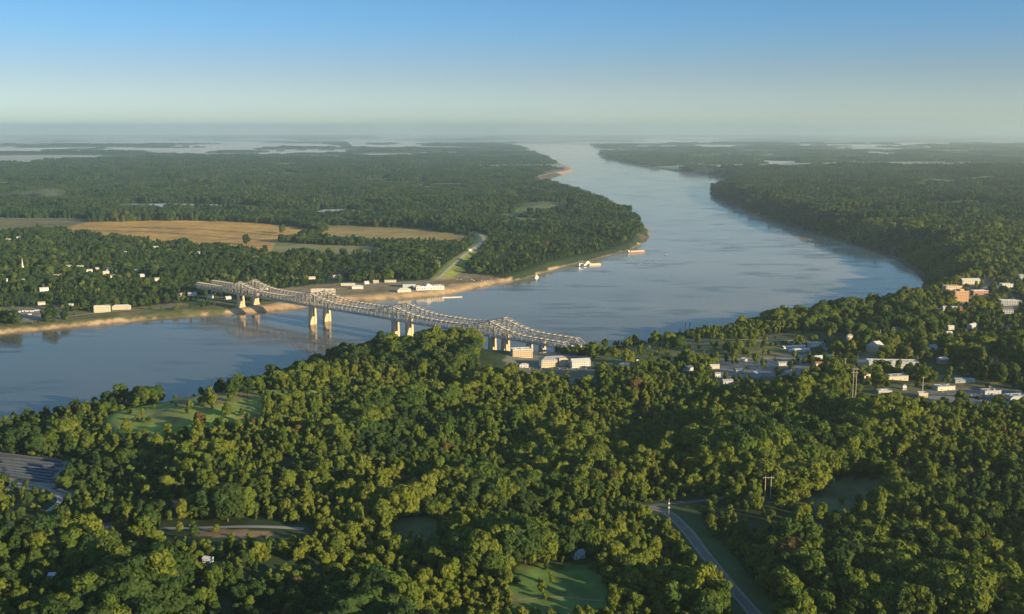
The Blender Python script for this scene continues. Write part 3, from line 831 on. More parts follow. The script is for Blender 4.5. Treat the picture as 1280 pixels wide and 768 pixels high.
# low buildings on the near bluff
NB = [("long cream roofed shed, the upper one of the parallel pair on the bluff", "shed", 992, 436, 42, 8, 4, 16, CREAM, ROOFL, 'gable'),
      ("long cream roofed shed, the lower one of the parallel pair on the bluff", "shed", 998, 440, 40, 8, 4, 16, CREAM, ROOFL, 'gable'),
      ("white block with flat roof right of the parallel cream sheds", "building", 1018, 433, 22, 12, 6, 16, WHITE, ROOFL, 'flat'),
      ("narrow white shed slanting below the white flat block", "shed", 1029, 449, 34, 7, 5, 20, WHITE, ROOFL, 'gable'),
      ("grey roofed hall behind the slanting white shed", "hall", 1038, 436, 36, 12, 5, 4, GREYW, BLUEG, 'gable'),
      ("rose and white cottage below the slanting white shed", "cottage", 1023, 458, 11, 9, 5, 8, WHITE, ROOFR, 'gable'),
      ("small cream house standing before the riverside woods on the bluff", "house", 1062, 424, 10, 9, 7, 0, CREAM, ROOFT, 'hip'),
      ("white fronted church hall with a long pale roof running back", "hall", 1095, 440, 12, 34, 9, 28, TAN, ROOFL, 'gable'),
      ("long grey warehouse with a white roof edge on the bluff", "warehouse", 1115, 458, 74, 20, 8, -5, GREYW, ROOFL, 'flat'),
      ("white cottage with grey roof left of the tall mast clearing", "cottage", 800, 455, 11, 9, 5, 0, CREAM, ROOFL, 'gable'),
      ("two small white outbuildings seen as one, right of the hotel woods", "outbuilding", 817, 456, 12, 7, 3, 10, WHITE, ROOFG, 'gable'),
      ("cream house with lit gable in the woods below the cream sheds", "house", 893, 461, 14, 8, 5, 4, CREAM, ROOFL, 'gable'),
      ("tiny white house below the cream house with lit gable", "house", 897, 471, 8, 7, 5, 0, WHITE, ROOFG, 'gable'),
      ("grey house with a pale end wall lowest on the wooded slope", "house", 909, 479, 15, 8, 4, 10, GREYW, ROOFG, 'gable'),
      ("small blue grey roofed house among the bluff treetops", "house", 923, 466, 12, 9, 5, 15, GREYW, BLUEG, 'gable'),
      ("white wall garage beside the street on the bluff", "garage", 930, 452, 9, 8, 4, 0, WHITE, ROOFL, 'flat'),
      ("pale garage halfway along the street on the bluff", "garage", 978, 457, 14, 8, 4, 6, CREAM, ROOFG, 'gable'),
      ("flat shop with pale canopy beside the parking strip on the right", "shop", 1105, 492, 18, 10, 4, 0, GREYW, ROOFL, 'flat'),
      ("small white kiosk between the mast and the parking strip", "kiosk", 1130, 487, 5, 5, 6, 0, WHITE, ROOFG, 'hip'),
      ("cream fuel station box at the left end of the brown bank", "fuel station", 1153, 496, 12, 8, 5, -4, CREAM, ROOFL, 'flat'),
      ("long grey shed behind the brown field on the right", "shed", 1205, 478, 26, 9, 4, -6, GREYW, ROOFG, 'gable')]
for l, c, px, py, a, b_, h_, rz, wm, rm, rt in NB:
    building("town_building" if c == "building" else c.replace(" ", "_"), l, c, px, py, a, b_, h_, rz, wm, rm, rt, front=38)
church_roof = None

# houses among the foreground trees
building("house", "grey two storey house half hidden behind the meadow trees", "house", 722, 697, 10.5, 8, 5.5, 25, GREYW, ROOFG, 'gable', front=26)
building("house", "white hut beside the lower left woods, left of another hut", "hut", 68, 722, 8, 6, 3, 5, WHITE, ROOFL, 'gable', front=22)
building("house", "white hut with slanting roof right of its neighbour in the lower left woods", "hut", 105, 725, 8, 5, 3, 30, WHITE, ROOFL, 'gable', front=22)
building("house", "blue grey roofed house among the lower left trees", "house", 128, 684, 18, 10, 4, 4, GREYW, BLUEG, 'gable', front=26)
building("house", "tiny white cabin in a gap of the woods above the grassy clearing", "cabin", 260, 703, 7, 6, 4, -20, WHITE, ROOFL, 'gable', front=24)
building("barn", "rusty pink roofed barn beside the tall lit tree", "barn", 224, 634, 16, 10, 5, 10, ORANGEB, ROOFR, 'gable', front=30)

# the flat bank: riverfront buildings
lb = building("convention_hall", "long white riverfront hall with arched front on the flat bank", "hall", 537, 362, 72, 22, 9, 14, WHITE, ROOFL, 'flat', 1, 12, front=40)
m_ = MB(); m_.tube((-4, -12, 8.6), (-4, 11.6, 8.6), 7, 7, 20); m_.build("vault", WHITE, lb)
building("pavilion", "cream hip roofed pavilion left of the long white hall", "pavilion", 505, 365, 34, 16, 6, 12, CREAM, ROOFL, 'hip', front=30)
building("hall", "dark roofed hall between the cream pavilion and the white hall", "hall", 511, 359, 34, 18, 9, 12, GREYW, ROOFD, 'gable', front=30)
building("hotel", "cream riverside hotel with two blocks behind the bridge", "hotel", 399, 368, 40, 16, 12, 6, CREAM, ROOFL, 'flat', 3, 9, front=50)
building("hotel", "smaller cream hotel wing right of the two block hotel", "hotel", 413, 368, 24, 15, 12, 6, TAN, ROOFL, 'flat', 3, 6, front=50)
building("house", "white tent roofed hall beside the road behind the flat bank", "hall", 447, 361, 28, 12, 6, 4, WHITE, ROOFL, 'hip', front=20)
building("shed", "long pale shed at the edge of the town woods above the hall", "shed", 435, 357, 36, 9, 4, 4, CREAM, ROOFL, 'gable', front=20)
building("shed", "pale shed right of the long pale shed at the woods edge", "shed", 488, 353, 30, 9, 4, 2, CREAM, ROOFL, 'gable', front=20)
h = building("hotel", "cream three storey hotel on the left of the flat bank", "hotel", 128, 390, 34, 16, 13, 14, CREAM, ROOFL, 'flat', 3, 8, front=60)
building("hotel", "long cream hotel wing right of the three storey hotel", "hotel", 152, 387, 40, 12, 8, 10, CREAM, ROOFL, 'hip', 2, 9, front=55)
# church with its steeple, left edge
ch = building("church", "white church with tall slim steeple among the town trees", "church", 22, 341, 34, 18, 7, 0, WHITE, ROOFD, 'gable', front=60)
m_ = MB(); m_.box((17, -4, 8), (6, 6, 18)); m_.build("tower", WHITE, ch)
m_ = MB(); m_.tube((17, -4, 17), (17, -4, 42), 2.8, .15, 8); m_.build("steeple", WHITE, ch)
building("hall", "large blue grey roofed hall left of the church steeple", "hall", 3, 341, 60, 24, 7, 0, GREYW, BLUEG, 'gable', front=50)
# small houses scattered in the town woods
TH = [(5, 350), (27, 351), (86, 333), (100, 334), (112, 338), (122, 336), (137, 336), (132, 341), (108, 344), (72, 345), (140, 345), (170, 338), (178, 344), (196, 349),
      (126, 317), (155, 316), (188, 315), (233, 317), (250, 316), (195, 309), (55, 362), (52, 379), (88, 381), (75, 332), (285, 372), (390, 347), (262, 371),
      (10, 299), (24, 297), (38, 296), (64, 294), (3, 302), (370, 350), (225, 369), (240, 368), (470, 352), (458, 353), (420, 346), (330, 360)]
proto_h = []
for i, (px, py) in enumerate(TH):
    wm = [WHITE, CREAM, WHITE, TAN][i % 4]; rm = [ROOFL, ROOFL, ROOFG, ROOFT][(i * 3) % 4]
    building("house", "small pale gabled house half buried in the flat bank town trees", "house", px, py + 2, random.uniform(12, 22), random.uniform(9, 12), random.uniform(4.5, 7),
             random.uniform(0, 40), wm, rm, 'gable', front=48, group="small houses in the flat bank town trees")
BH = [(1010, 466), (985, 468), (945, 470), (1080, 470), (1178, 452), (1240, 452), (1140, 428), (1165, 436),
      (1120, 412), (1215, 408), (1262, 410), (1225, 425), (1275, 420), (860, 462), (780, 458), (1270, 462)]
for i, (px, py) in enumerate(BH):
    building("house", "small pale house half hidden among the bluff top trees right of the bridge", "house", px, py + 2, random.uniform(11, 19), random.uniform(8, 11), random.uniform(4.5, 7),
             random.uniform(0, 40), [WHITE, CREAM, GREYW, TAN, BRICK, CREAM, GREYW][i % 7], [ROOFD, ROOFG, ROOFL, ROOFT, ROOFD][(i * 3) % 5], 'gable', front=27, group="small houses among the bluff top trees")
SB = [("cream shop with flat roof halfway along the parking strip", 1180, 487, 26, 12, 5), ("grey shop with long flat roof at the right of the parking strip", 1238, 492, 24, 12, 4.5), ("grey flat shop at the far right end of the parking strip", 1270, 499, 26, 14, 5), ("tan flat clinic above the parking strip and below the warehouse", 1120, 474, 30, 14, 5)]
for i, (l, px, py, a, b_, h_) in enumerate(SB):
    building("shop", l, "shop", px, py, a, b_, h_, 10, [CREAM, GREYW, GREYW, TAN][i], ROOFG, 'flat', front=40)
DB = [(530, 312), (548, 324), (588, 313)]
for (px, py), l in zip(DB, ["lone white farmhouse at the dark woods by the tan fields", "white cottage under the levee woods", "tiny white shed on the levee bend"]):
    building("house", l, "house", px, py + 1, 12, 9, 5, 5, WHITE, ROOFL, 'gable', front=20)

# the shaded yard: long low covered rows
for k in range(8):
    pa = at(-12 + k * 3, 571 + k * 3.6); pb = at(82 - k * 1.6, 580 + k * 3.4)
    d = pb - pa; mid = (pa + pb) / 2
    root = thing("storage_row", "long low blue grey covered row in the shaded yard by the river", "storage row", (mid.x, mid.y, float(height(mid.x, mid.y))), math.atan2(d.y, d.x), "long covered rows in the shaded yard")
    L = Vector((d.x, d.y)).length * random.uniform(.7, 1.0)
    m_ = MB(); m_.box((0, 0, 1.2), (L, 4.0, 3.4)); m_.build("wall", ROOFD, root)
    m_ = MB(); gable(m_, L, 4.0, 2.91, .9, .4); m_.build("roof", BLUEG, root)
clear_front(at(40, 592), 60, 30)

for k in range(9):
    clear_front(va.lerp(vb, k / 8), 15, 55)
#@@ VEHICLES
def make_vehicle(kind, loc, rz, label, group, col):
    root = thing(kind, label, kind.replace("_", " "), loc, rz, group)
    if kind == "car":
        m_ = MB(); m_.box((0, 0, .62), (4.4, 1.8, .7)); m_.build("body", col, root)
        m_ = MB(); n = len(m_.v)
        m_.v += [(-1.5, -.82, .97), (1.2, -.82, .97), (1.2, .82, .97), (-1.5, .82, .97), (-1.0, -.68, 1.5), (.6, -.68, 1.5), (.6, .68, 1.5), (-1.0, .68, 1.5)]
        m_.f += [(0, 1, 5, 4), (1, 2, 6, 5), (2, 3, 7, 6), (3, 0, 4, 7), (4, 5, 6, 7), (0, 3, 2, 1)]; m_.build("cabin", GLASS, root)
        xs, r_ = (-1.4, 1.4), .33
    else:
        m_ = MB(); m_.box((0, 0, 1.9), (8.5, 2.5, 2.6)); m_.build("body", col, root)
        m_ = MB(); m_.box((.5, -1.27, 2.3), (5.5, .06, .7)); m_.build("window", GLASS, root)
        xs, r_ = (-2.6, 2.6), .45
    for x in xs:
        for sy in (-1, 1):
            m_ = MB(); yy = sy * (.9 if kind == "car" else 1.2); m_.tube((x, yy - .12, r_), (x, yy + .12, r_), r_, r_, 10); m_.build("wheel", RUBBER, root)
    return root
vproto = {}
def vehicle(kind, px, py, rz, label, group, colname):
    p = at(px, py); key = (kind, colname)
    if key not in vproto:
        vproto[key] = make_vehicle(kind, p, R(rz), label, group, {'white': WHITE, 'dark': HULLB, 'red': RUSTY, 'grey': METAL}[colname])
        return
    c = copy_tree(vproto[key]); c.location = p; c.rotation_euler = (0, 0, R(rz)); c['label'] = label; c['group'] = group
for k, (px, py) in enumerate([(2, 393), (9, 393), (15, 392), (24, 391), (29, 390), (34, 390), (40, 390), (46, 389), (52, 389), (57, 388.5), (62, 390), (66, 391), (27, 394), (33, 394.5), (37, 394), (4, 397), (-4, 394), (58, 392.5)]):
    vehicle("camper_van", px, py, random.choice([70, 80, 10]), "white camper van parked in the riverside rows on the flat bank", "camper vans parked on the flat bank", 'white')
clear_front(at(35, 390), 40, 50); clear_front(at(10, 393), 40, 50); clear_front(at(58, 390), 30, 50)
for k, (px, py) in enumerate([(216, 368), (222, 367), (228, 367), (240, 370.5), (247, 371), (245, 369)]):
    vehicle("car", px, py, 10, "white car parked beside the flat bank end of the bridge", "white cars at the flat bank end of the bridge", 'white')
for k in range(22):
    px = 572 + (k % 11) * 4.2 + random.uniform(-1, 1); py = 346.5 + (k // 11) * 3 + random.uniform(-.5, .5) + (k % 11) * .25
    vehicle("car", px, py, random.uniform(0, 90), "parked car in the lit gravel lot at the levee end", "cars parked in the lot at the levee end", ['white', 'dark', 'grey', 'white'][k % 4])
for k in range(16):
    vehicle("car", 662 + k * 4.7, 461.2 + random.uniform(-.6, .8), 88, "parked car in the hotel lot on the bluff", "cars parked at the bluff hotels", ['white', 'grey', 'dark', 'white', 'red'][k % 5])
for k in range(20):
    px = 1180 + k * 5 + random.uniform(-2, 2)
    vehicle("car", px, 490.5 + (k % 3) * 2.2 + (px - 1180) * .045, random.uniform(70, 100), "parked car in the strip lot beside the street on the right", "cars parked in the strip lot", ['white', 'grey', 'dark', 'white'][k % 4])
for k in range(12):
    vehicle("car", 950 + k * 8 + random.uniform(-2, 2), 453 + random.uniform(-1, 1.5), random.uniform(0, 20), "parked car along the pale street on the bluff", "cars parked along the bluff street", ['white', 'grey', 'dark', 'red'][k % 4])

for k in range(14):
    u = S_L + 30 + k * (S_R - S_L - 60) / 14 + random.uniform(-18, 18)
    far_b = k % 2; o_ = P1 + (OFF - AX * 6 if far_b else Vector((0, 0, 0))) + AX * u + NRM * random.choice([-2.2, 2.2]); o_.z = DECK_Z + .01
    kd = ['car', 'camper_van'][k % 7 == 3]
    cn = 'white' if kd == 'camper_van' else ['white', 'grey', 'dark'][k % 3]
    c = copy_tree(vproto[(kd, cn)]); c.location = o_; c.rotation_euler = (0, 0, BR_Z)
    c['label'] = ("vehicle crossing the truss bridge farther from the wooded hill" if far_b else "vehicle crossing the truss bridge nearer the wooded hill"); c['group'] = "traffic on the farther bridge" if far_b else "traffic on the nearer bridge"
#@@ BOATS
def hull(m_, L, W_, h_, bow=.2, z=0.0):
    n = len(m_.v)
    out = [(-L / 2, -W_ / 2), (L / 2 - L * bow, -W_ / 2), (L / 2, 0) if bow > .1 else (L / 2, -W_ / 2), (L / 2 - L * bow, W_ / 2) if bow > .1 else (L / 2, W_ / 2), (-L / 2, W_ / 2)]
    k = len(out)
    m_.v += [(x * .96, y * .9, z - .6) for x, y in out] + [(x, y, z + h_) for x, y in out]
    m_.f += [(n + i, n + (i + 1) % k, n + k + (i + 1) % k, n + k + i) for i in range(k)] + [tuple(range(n + k, n + 2 * k)), tuple(range(n + k - 1, n - 1, -1))]

def boat(name, label, cat, px, py, L, W_, h_, col, rz, bow, sup=None, group=None):
    x, y = flat(px, py)
    root = thing(name, label, cat, (x, y, 0), R(rz), group)
    m_ = MB(); hull(m_, L, W_, h_, bow); m_.build("hull", col, root)
    for nm, mt, boxes in sup or []:
        m_ = MB()
        for c, d in boxes: m_.box(c, d)
        m_.build(nm, mt, root)
    return root
boat("barge", "long rust red hopper barge with pale cargo covers moored below the point", "barge", 795, 316, 64, 13, 4.5, RUSTY, 19, .0,
     [("cargo_cover", HULLW, [((4, 0, 5.6), (50, 10.5, 2.2))]), ("deck_house", WHITE, [((-28, 0, 6.4), (6, 8, 3.8))])])
boat("barge", "low dark work barge at the wooded bank behind the moored dock boats", "barge", 728, 333, 40, 12, 2.2, HULLB, 22, .0,
     [("deck_crane", METAL, [((-10, 0, 5), (3, 3, 5.6)), ((-4, 0, 9), (14, 1, 1))]), ("deck_house", WHITE, [((8, 0, 4), (9, 7, 3.6))])])
boat("barge", "tan flat barge tied right of the dark work barge", "barge", 743, 331.5, 40, 13, 4.0, TAN, 20, .0, [("cargo_cover", CREAM, [((0, 0, 4.6), (34, 10, 1.2))])])
boat("towboat", "white towboat with stacked cabins beside the dark work barge", "towboat", 735, 330, 24, 9, 2.4, HULLW, 20, .25,
     [("deck_house", WHITE, [((-2, 0, 4.1), (13, 7, 3.4)), ((-1, 0, 7.2), (8, 5.5, 2.8))]), ("wheelhouse", GLASS, [((0, 0, 9.6), (4, 4, 2.0))])])
boat("workboat", "small grey workboat close under the sandy bank", "boat", 671, 347, 16, 7, 2.4, METAL, 30, .25, [("cabin", WHITE, [((-2, 0, 4.4), (6, 5, 4))]), ("mast", METAL, [((-2, 0, 10), (.5, .5, 8))])])
boat("barge", "long pale floating dock lying along the sandy bank", "dock", 565, 372, 52, 8, 1.8, HULLW, 14, .0, [("ramp", WOOD, [((-20, 6, 2.2), (3, 12, .5))])])
bx = boat("motor_boat", "small dark boat crossing the river with a trailing wake", "boat", 833, 320, 17, 6, 2.0, HULLB, 66, .3, [("cabin", WHITE, [((-2, 0, 2.8), (5, 3.4, 2))])])
m_ = MB()
for sy in (-1, 1):
    for k in range(10):
        t0_, t1_ = k / 10, (k + .8) / 10
        m_.quad([(-8 - 270 * t0_, sy * (1 + 12 * t0_), .05), (-8 - 270 * t1_, sy * (1 + 12 * t1_), .05), (-8 - 270 * t1_, sy * (4 + 17 * t1_), .05), (-8 - 270 * t0_, sy * (4 + 17 * t0_), .05)])
wk = m_.build("wake", plain("wake_foam", (.32, .35, .35), .6)); wk.location = bx.location; wk.rotation_euler = bx.rotation_euler
tag(wk, "thin foam trail behind the dark motor boat", kind='stuff')

#@@ POLES
def hframe(px, py, h_, label, gap=4.0, rz=0.0, arms=1):
    p = at(px, py)
    root = thing("utility_pole", label, "utility pole", p, R(rz))
    for sx in (-1, 1):
        m_ = MB(); m_.tube((sx * gap / 2, 0, -1), (sx * gap / 2, 0, h_), .42, .3, 8); m_.build("pole", WOOD, root)
    m_ = MB()
    for a in range(arms): m_.box((0, .35, h_ - 1.6 - a * 5), (gap + 5, .35, .4))
    m_.build("crossarm", WOOD, root)
    ins = MB()
    for x in (-gap / 2 - 2.2, 0, gap / 2 + 2.2): ins.tube((x, .35, h_ - 3.2), (x, .35, h_ - 1.8), .18, .18, 6)
    ins.build("insulator", METAL, root)
    clear_front(p, 8, 40)
hframe(959.5, 624, 25, "tall two pole utility frame rising from the middle of the right woods", 6)
hframe(1176.5, 768, 22, "two pole utility frame with crossarm at the bottom right corner woods", 4.4)
hframe(1067, 506, 50, "very tall two pole power frame standing between the bluff buildings", 4.0, arms=2)
def mast(px, py, h_, label, cat="mast", arms=0):
    p = at(px, py)
    root = thing("utility_pole" if cat != "mast" else "mast", label, cat, p)
    m_ = MB(); m_.tube((0, 0, -1), (0, 0, h_), .5, .28, 8); m_.build("pole", METAL, root)
    if arms:
        m_ = MB()
        for a in range(arms): m_.box((0, .3, h_ - 1 - a * 2.2), (4.5, .3, .35))
        m_.build("crossarm", WOOD, root)
    clear_front(p, 4, 14)
mast(1056, 470, 26, "thin grey pole left of the very tall power frame", "utility pole", 1)
mast(1153, 491, 22, "tan pole rising by the fuel station box", "utility pole", 1)
mast(1236, 498, 17, "grey pole over the parked cars on the right", "utility pole", 1)
mast(1100, 424, 17, "short mast behind the church hall on the bluff")
mast(1073, 427, 12, "dark short post left of the church hall", "utility pole")
# twin stacks with a gantry on the riverside, seen against the water
p = at(859, 419)
root = thing("stack_tower", "twin dark stacks with a pale platform standing against the river", "industrial tower", p)
for x in (-4.5, 4.5):
    m_ = MB(); m_.tube((x, 0, -1), (x, 0, 27), 1.3, 1.1, 12); m_.build("stack", GIRDER, root)
m_ = MB(); m_.box((0, 0, 26), (17, 3, 1.2)); m_.build("platform", WHITE, root)
m_ = MB()
for x in (-13, -17, 15): m_.tube((x, 0, -1), (x, 0, 18), .4, .3, 6)
m_.box((-15, 0, 12), (12, 2, 1)); m_.build("gantry", GIRDER, root)
clear_front(p, 14, 25)
# signal post by the road junction
p = at(836, 645)
root = thing("signal_post", "slim post carrying two white signal boxes at the road junction", "signal", p)
m_ = MB(); m_.tube((0, 0, -1), (0, 0, 19), .22, .16, 8); m_.build("post", METAL, root)
for z in (9, 13.5):
    m_ = MB(); m_.box((0, -.4, z), (1.6, .6, 1.4)); m_.build("signal_box", WHITE, root)

#@@ TREES
def tri_noise_dir(n):
    v = rng.normal(size=(n, 3)); return v / np.linalg.norm(v, axis=1)[:, None]

def crown_mesh(name, mat_, R_, Hc, z0, nlobe, nleaf, size, seed, squash=.8):
    """a crown of leaf clumps spread over overlapping lobes; R_ radius, z0 bottom, Hc height"""
    global rng
    rng = np.random.default_rng(seed)
    lc = []; lr = []
    for i in range(nlobe):
        a = 2 * math.pi * (i * .618 + rng.random() * .25); f = rng.random() ** .5
        zf = rng.random()
        prof = math.sin(math.pi * (0.18 + 0.74 * zf)) ** .8
        rr_ = R_ * (.17 + .31 * rng.random() ** 1.4)
        lc.append((math.cos(a) * f * (R_ - rr_) * prof, math.sin(a) * f * (R_ - rr_) * prof, z0 + rr_ * .7 + zf * (Hc - rr_ * 1.5)))
        lr.append(rr_)
    lc = np.array(lc); lr = np.array(lr)
    pts = []; nr = []
    per = (lr ** 2 / (lr ** 2).sum() * nleaf * 1.7).astype(int) + 1
    for c, r, k in zip(lc, lr, per):
        d = tri_noise_dir(k)
        bump = 1 + .16 * np.sin(d[:, 0] * 5 + c[0]) * np.sin(d[:, 1] * 6 + c[1]) + rng.normal(0, .07, k)
        p_ = c + d * (r * bump)[:, None] * (1, 1, squash)
        inside = np.zeros(k, bool)
        for c2, r2 in zip(lc, lr):
            if c2 is c: continue
            q_ = (p_ - c2) / (1, 1, squash)
            inside |= (np.linalg.norm(q_, axis=1) < r2 * .84)
        pts.append(p_[~inside]); nr.append(d[~inside])
    P_ = np.concatenate(pts); N_ = np.concatenate(nr)
    if len(P_) > nleaf:
        idx = rng.permutation(len(P_))[:nleaf]; P_, N_ = P_[idx], N_[idx]
    N_ = N_ + tri_noise_dir(len(N_)) * .55 + np.array((0, 0, .18)); N_ /= np.linalg.norm(N_, axis=1)[:, None]
    t_ = np.cross(N_, tri_noise_dir(len(N_))); t_ /= np.linalg.norm(t_, axis=1)[:, None]
    b_ = np.cross(N_, t_)
    s_ = (size * (.6 + .8 * rng.random(len(P_))))[:, None]
    # five-cornered ragged clump
    ang = np.array([0, 72, 144, 216, 288]) * math.pi / 180
    V = np.stack([P_ + (t_ * math.cos(a) * (1.15 if k % 2 else .75) + b_ * math.sin(a) * (.8 if k % 2 else 1.1)) * s_ * .62 for k, a in enumerate(ang)], 1)
    n = len(P_)
    me_ = bpy.data.meshes.new(name)
    me_.from_pydata(V.reshape(-1, 3).tolist(), [], np.arange(n * 5).reshape(n, 5).tolist())
    me_.materials.append(mat_)
    return me_

def trunk_mesh(name, H_, r, zc, seed):
    rr_ = random.Random(seed)
    m_ = MB(); m_.tube((0, 0, -1.5), (0, 0, H_ * .5), r, r * .7, 8)
    m_.tube((0, 0, H_ * .5), (rr_.uniform(-.5, .5), rr_.uniform(-.5, .5), H_ * .85), r * .7, r * .25, 6)
    for k in range(5):
        a = k * 1.3 + rr_.random(); z = H_ * (.3 + .08 * k); L = zc * (.45 + .3 * rr_.random())
        m_.tube((0, 0, z), (math.cos(a) * L, math.sin(a) * L, z + L * .6), r * .4, r * .12, 6)
    return m_.mesh(name, BARK)

# (R, H, crown base, lobes, leaves, leaf size)
SHAPES = [(8.5, 19, 3.0, 24, 2600, 1.08), (7.0, 20, 3.2, 20, 2300, 1.02), (6.0, 17, 2.6, 17, 1800, .98), (9.5, 18, 3.0, 28, 3000, 1.12), (4.6, 18, 3.0, 13, 1400, .92), (5.2, 13, 2.0, 13, 1400, .92), (7.6, 16, 2.4, 21, 2300, 1.05), (3.4, 20, 2.0, 12, 1200, .85)]
CLASSES = ['green', 'olive', 'deep', 'russet']
crowns = {}; trunks = {}
for i, (r, hh, z0, nl, nf, sz) in enumerate(SHAPES):
    trunks[i] = trunk_mesh("trunk", hh, .34 + r * .02, r, i)
    base = crown_mesh("crown", LEAF['green'], r, hh - z0, z0, nl, nf, sz, 100 + i)
    crowns[i, 'green'] = base
    for c in CLASSES[1:]:
        q_ = base.copy(); q_.materials.clear(); q_.materials.append(LEAF[c]); crowns[i, c] = q_

# places kept free of trees
CLEAR_PX = [FIELD_TAN, FIELD_TAN2, FIELD_DARK, LEVEE_GREEN, LEVEE_PALE, TOWNFRONT, CLEAR3, YARD] + LAKE_CLEAR
SPARSE_PX = [(BANKGRASS, .06), (RVLOT, .02), (STRIP1, .16), (STRIP2, .42), (FIELDR, .15), (SLOPER, .14), (SLOPEG, .05), (HOTELS, .0), (ROADCUT, .02), (CLEAR4, .05), (DOWNTOWN, .65), (LOTS[0], .10), (LOTS[1], .06), (LOTS[2], .05), (MEADOWRIM, .06), (YARDSCRUB, .3), (TRACKNL, .10), (TRACKNL2, .12), (P3GAP, .0), (MEADOW, .03), (MEADOW2, .02), (TRACKL, .15)]
CLRA = np.array(CLR + ROADPTS)

def keep(x, y, z, s):
    px, py = project(x, y, z)
    k = s > np.where(plateau(x, y) > 25, 14, 42)
    for p_ in CLEAR_PX: k &= ~poly_inside(np.array(p_, float), px, py)
    for p_, dens in SPARSE_PX: k &= ~(poly_inside(np.array(p_, float), px, py) & (np.random.default_rng(len(x)).random(len(x)) > dens))
    lo = (s < 90) & (px > 400) & (px < 640) & (y > 2000) & (py > 345)
    k &= ~lo
    # bridges
    rx, ry = x - P1.x, y - P1.y
    u = rx * AX.x + ry * AX.y; v = rx * NRM.x + ry * NRM.y
    k &= ~((u > S_L - 10) & (u < S_R + 40) & (v > np.where(u < -SPAN - 25, -8, -16)) & (v < np.where(u < -SPAN - 25, 53, 62)))
    ok = np.ones(len(x), bool)
    xb, yb = x, y
    for a, b_, r in CLRA:
        ok &= (xb - a) ** 2 + (yb - b_) ** 2 > r * r
    return k & ok

def scatter(y0, y1, step, mx):
    """jittered grid inside the view wedge (with a margin)"""
    out = []
    yy = y0
    gx, gy = [], []
    for y in np.arange(y0, y1, step):
        w_ = (y * .5 + 120) * mx
        n = int(2 * w_ / step)
        gx.append(np.linspace(-w_, w_, n)); gy.append(np.full(n, y))
    x = np.concatenate(gx); y = np.concatenate(gy)
    r_ = np.random.default_rng(int(step * 100))
    x = x + r_.uniform(-.55, .55, len(x)) * step; y = y + r_.uniform(-.55, .55, len(y)) * step
    return x, y

def single_trees(y0, y1, step):
    x, y = scatter(y0, y1, step, 1.13)
    s = shore(x, y); m_ = s > 8
    x, y, s = x[m_], y[m_], s[m_]
    z = height(x, y)
    # hide what the camera cannot see anyway: nothing; only gaps between stands
    k = keep(x, y, z, s)
    dens = vnoise(x, y, 70, 31) * .6 + vnoise(x, y, 180, 32) * .4
    k &= np.random.default_rng(3).random(len(x)) < np.clip(.62 + (dens - .38) * 2.2, .25, 1)
    return x[k], y[k], z[k]

x1, y1, z1 = single_trees(620, 2450, 9.8)
x2, y2, z2 = single_trees(2450, 4300, 11.5)
tx = np.concatenate([x1, x2]); ty = np.concatenate([y1, y2]); tz = np.concatenate([z1, z2])
rt = np.random.default_rng(77)
N = len(tx)
stand = vnoise(tx, ty, 95, 41)              # broad crowned stands and scrub
big = np.clip((stand - .42) * 2.2, 0, 1)
shape = np.where(rt.random(N) < .25 + .6 * big, rt.choice([0, 1, 3, 3, 6], N), rt.choice([2, 4, 5, 5], N))
shape = np.where(rt.random(N) < .035, 7, shape)
nearhill = ty < 2450
scale = (.50 + .62 * rt.random(N)) * (.80 + 1.0 * big) * np.where(nearhill, 1.22, 1.0)
hue = vnoise(tx, ty, 160, 51) * .6 + rt.random(N) * .4
cls = np.where(hue > .58, 1, np.where(hue < .36, 2, 0)); cls = np.where(rt.random(N) < .010, 3, cls)
flatbank = plateau(tx, ty) < 20
cls = np.where(flatbank & (rt.random(N) < .82), 2, np.where(flatbank & (cls == 1), 0, cls))  # unlit look of the flat bank woods put into darker leaf colour
tq, tw = project(tx, ty, tz)
TOWNBELT = [(596, 424), (735, 424), (1000, 405), (1300, 395), (1300, 500), (1060, 505), (860, 490), (735, 492), (596, 482)]
belt = poly_inside(np.array(TOWNBELT, float), tq, tw)
scale = np.where(belt, scale * .72, scale)
rot = rt.random(N) * 6.283
lean = rt.normal(0, .05, (N, 2))
an = np.exp(rt.normal(0, .16, N))
zs = scale ** .75 * (.9 + .3 * rt.random(N))
vari = shape * 4 + cls

# the 300 that show largest
tpx, tpy = project(tx, ty, tz + 10)
inview = (tpx > 8) & (tpx < 1272) & (tpy > 0) & (tpy < 764)
radii = np.array([s_[0] for s_ in SHAPES])[shape] * scale
show = np.where(inview, radii / np.hypot(tx, ty), 0)
order = np.argsort(-show)[:290]
LBL = ["broad mid green leafy tree in the dense woods of the near hillside", "yellow olive crowned tree in the near hillside woods",
       "deep green tree in the dense woods of the near hillside", "russet brown crowned tree among the green near hillside woods"]
GRP = ["mid green trees of the near hillside", "yellow olive trees of the near hillside", "deep green trees of the near hillside", "russet trees of the near hillside"]
tproto = {}
def place_tree(name, label, group, i_shape, c, loc, rz, sc_, zsc, ln=(0, 0)):
    key = (i_shape, c)
    if key not in tproto:
        root = thing(name, label, "tree", (0, 0, 0), 0, group)
        link("trunk", trunks[i_shape], root); link("crown", crowns[i_shape, c], root)
        tproto[key] = root
    else:
        root = copy_tree(tproto[key])
    root['label'] = label
    if group: root['group'] = group
    elif 'group' in root: del root['group']
    root.location = loc; root.rotation_euler = (ln[0], ln[1], rz); root.scale = (sc_, sc_, zsc)
    return root
for i in order:
    c = int(cls[i])
    place_tree("broadleaf_tree", LBL[c], GRP[c], int(shape[i]), CLASSES[c], (tx[i], ty[i], tz[i] - .3), rot[i], scale[i], zs[i], lean[i])
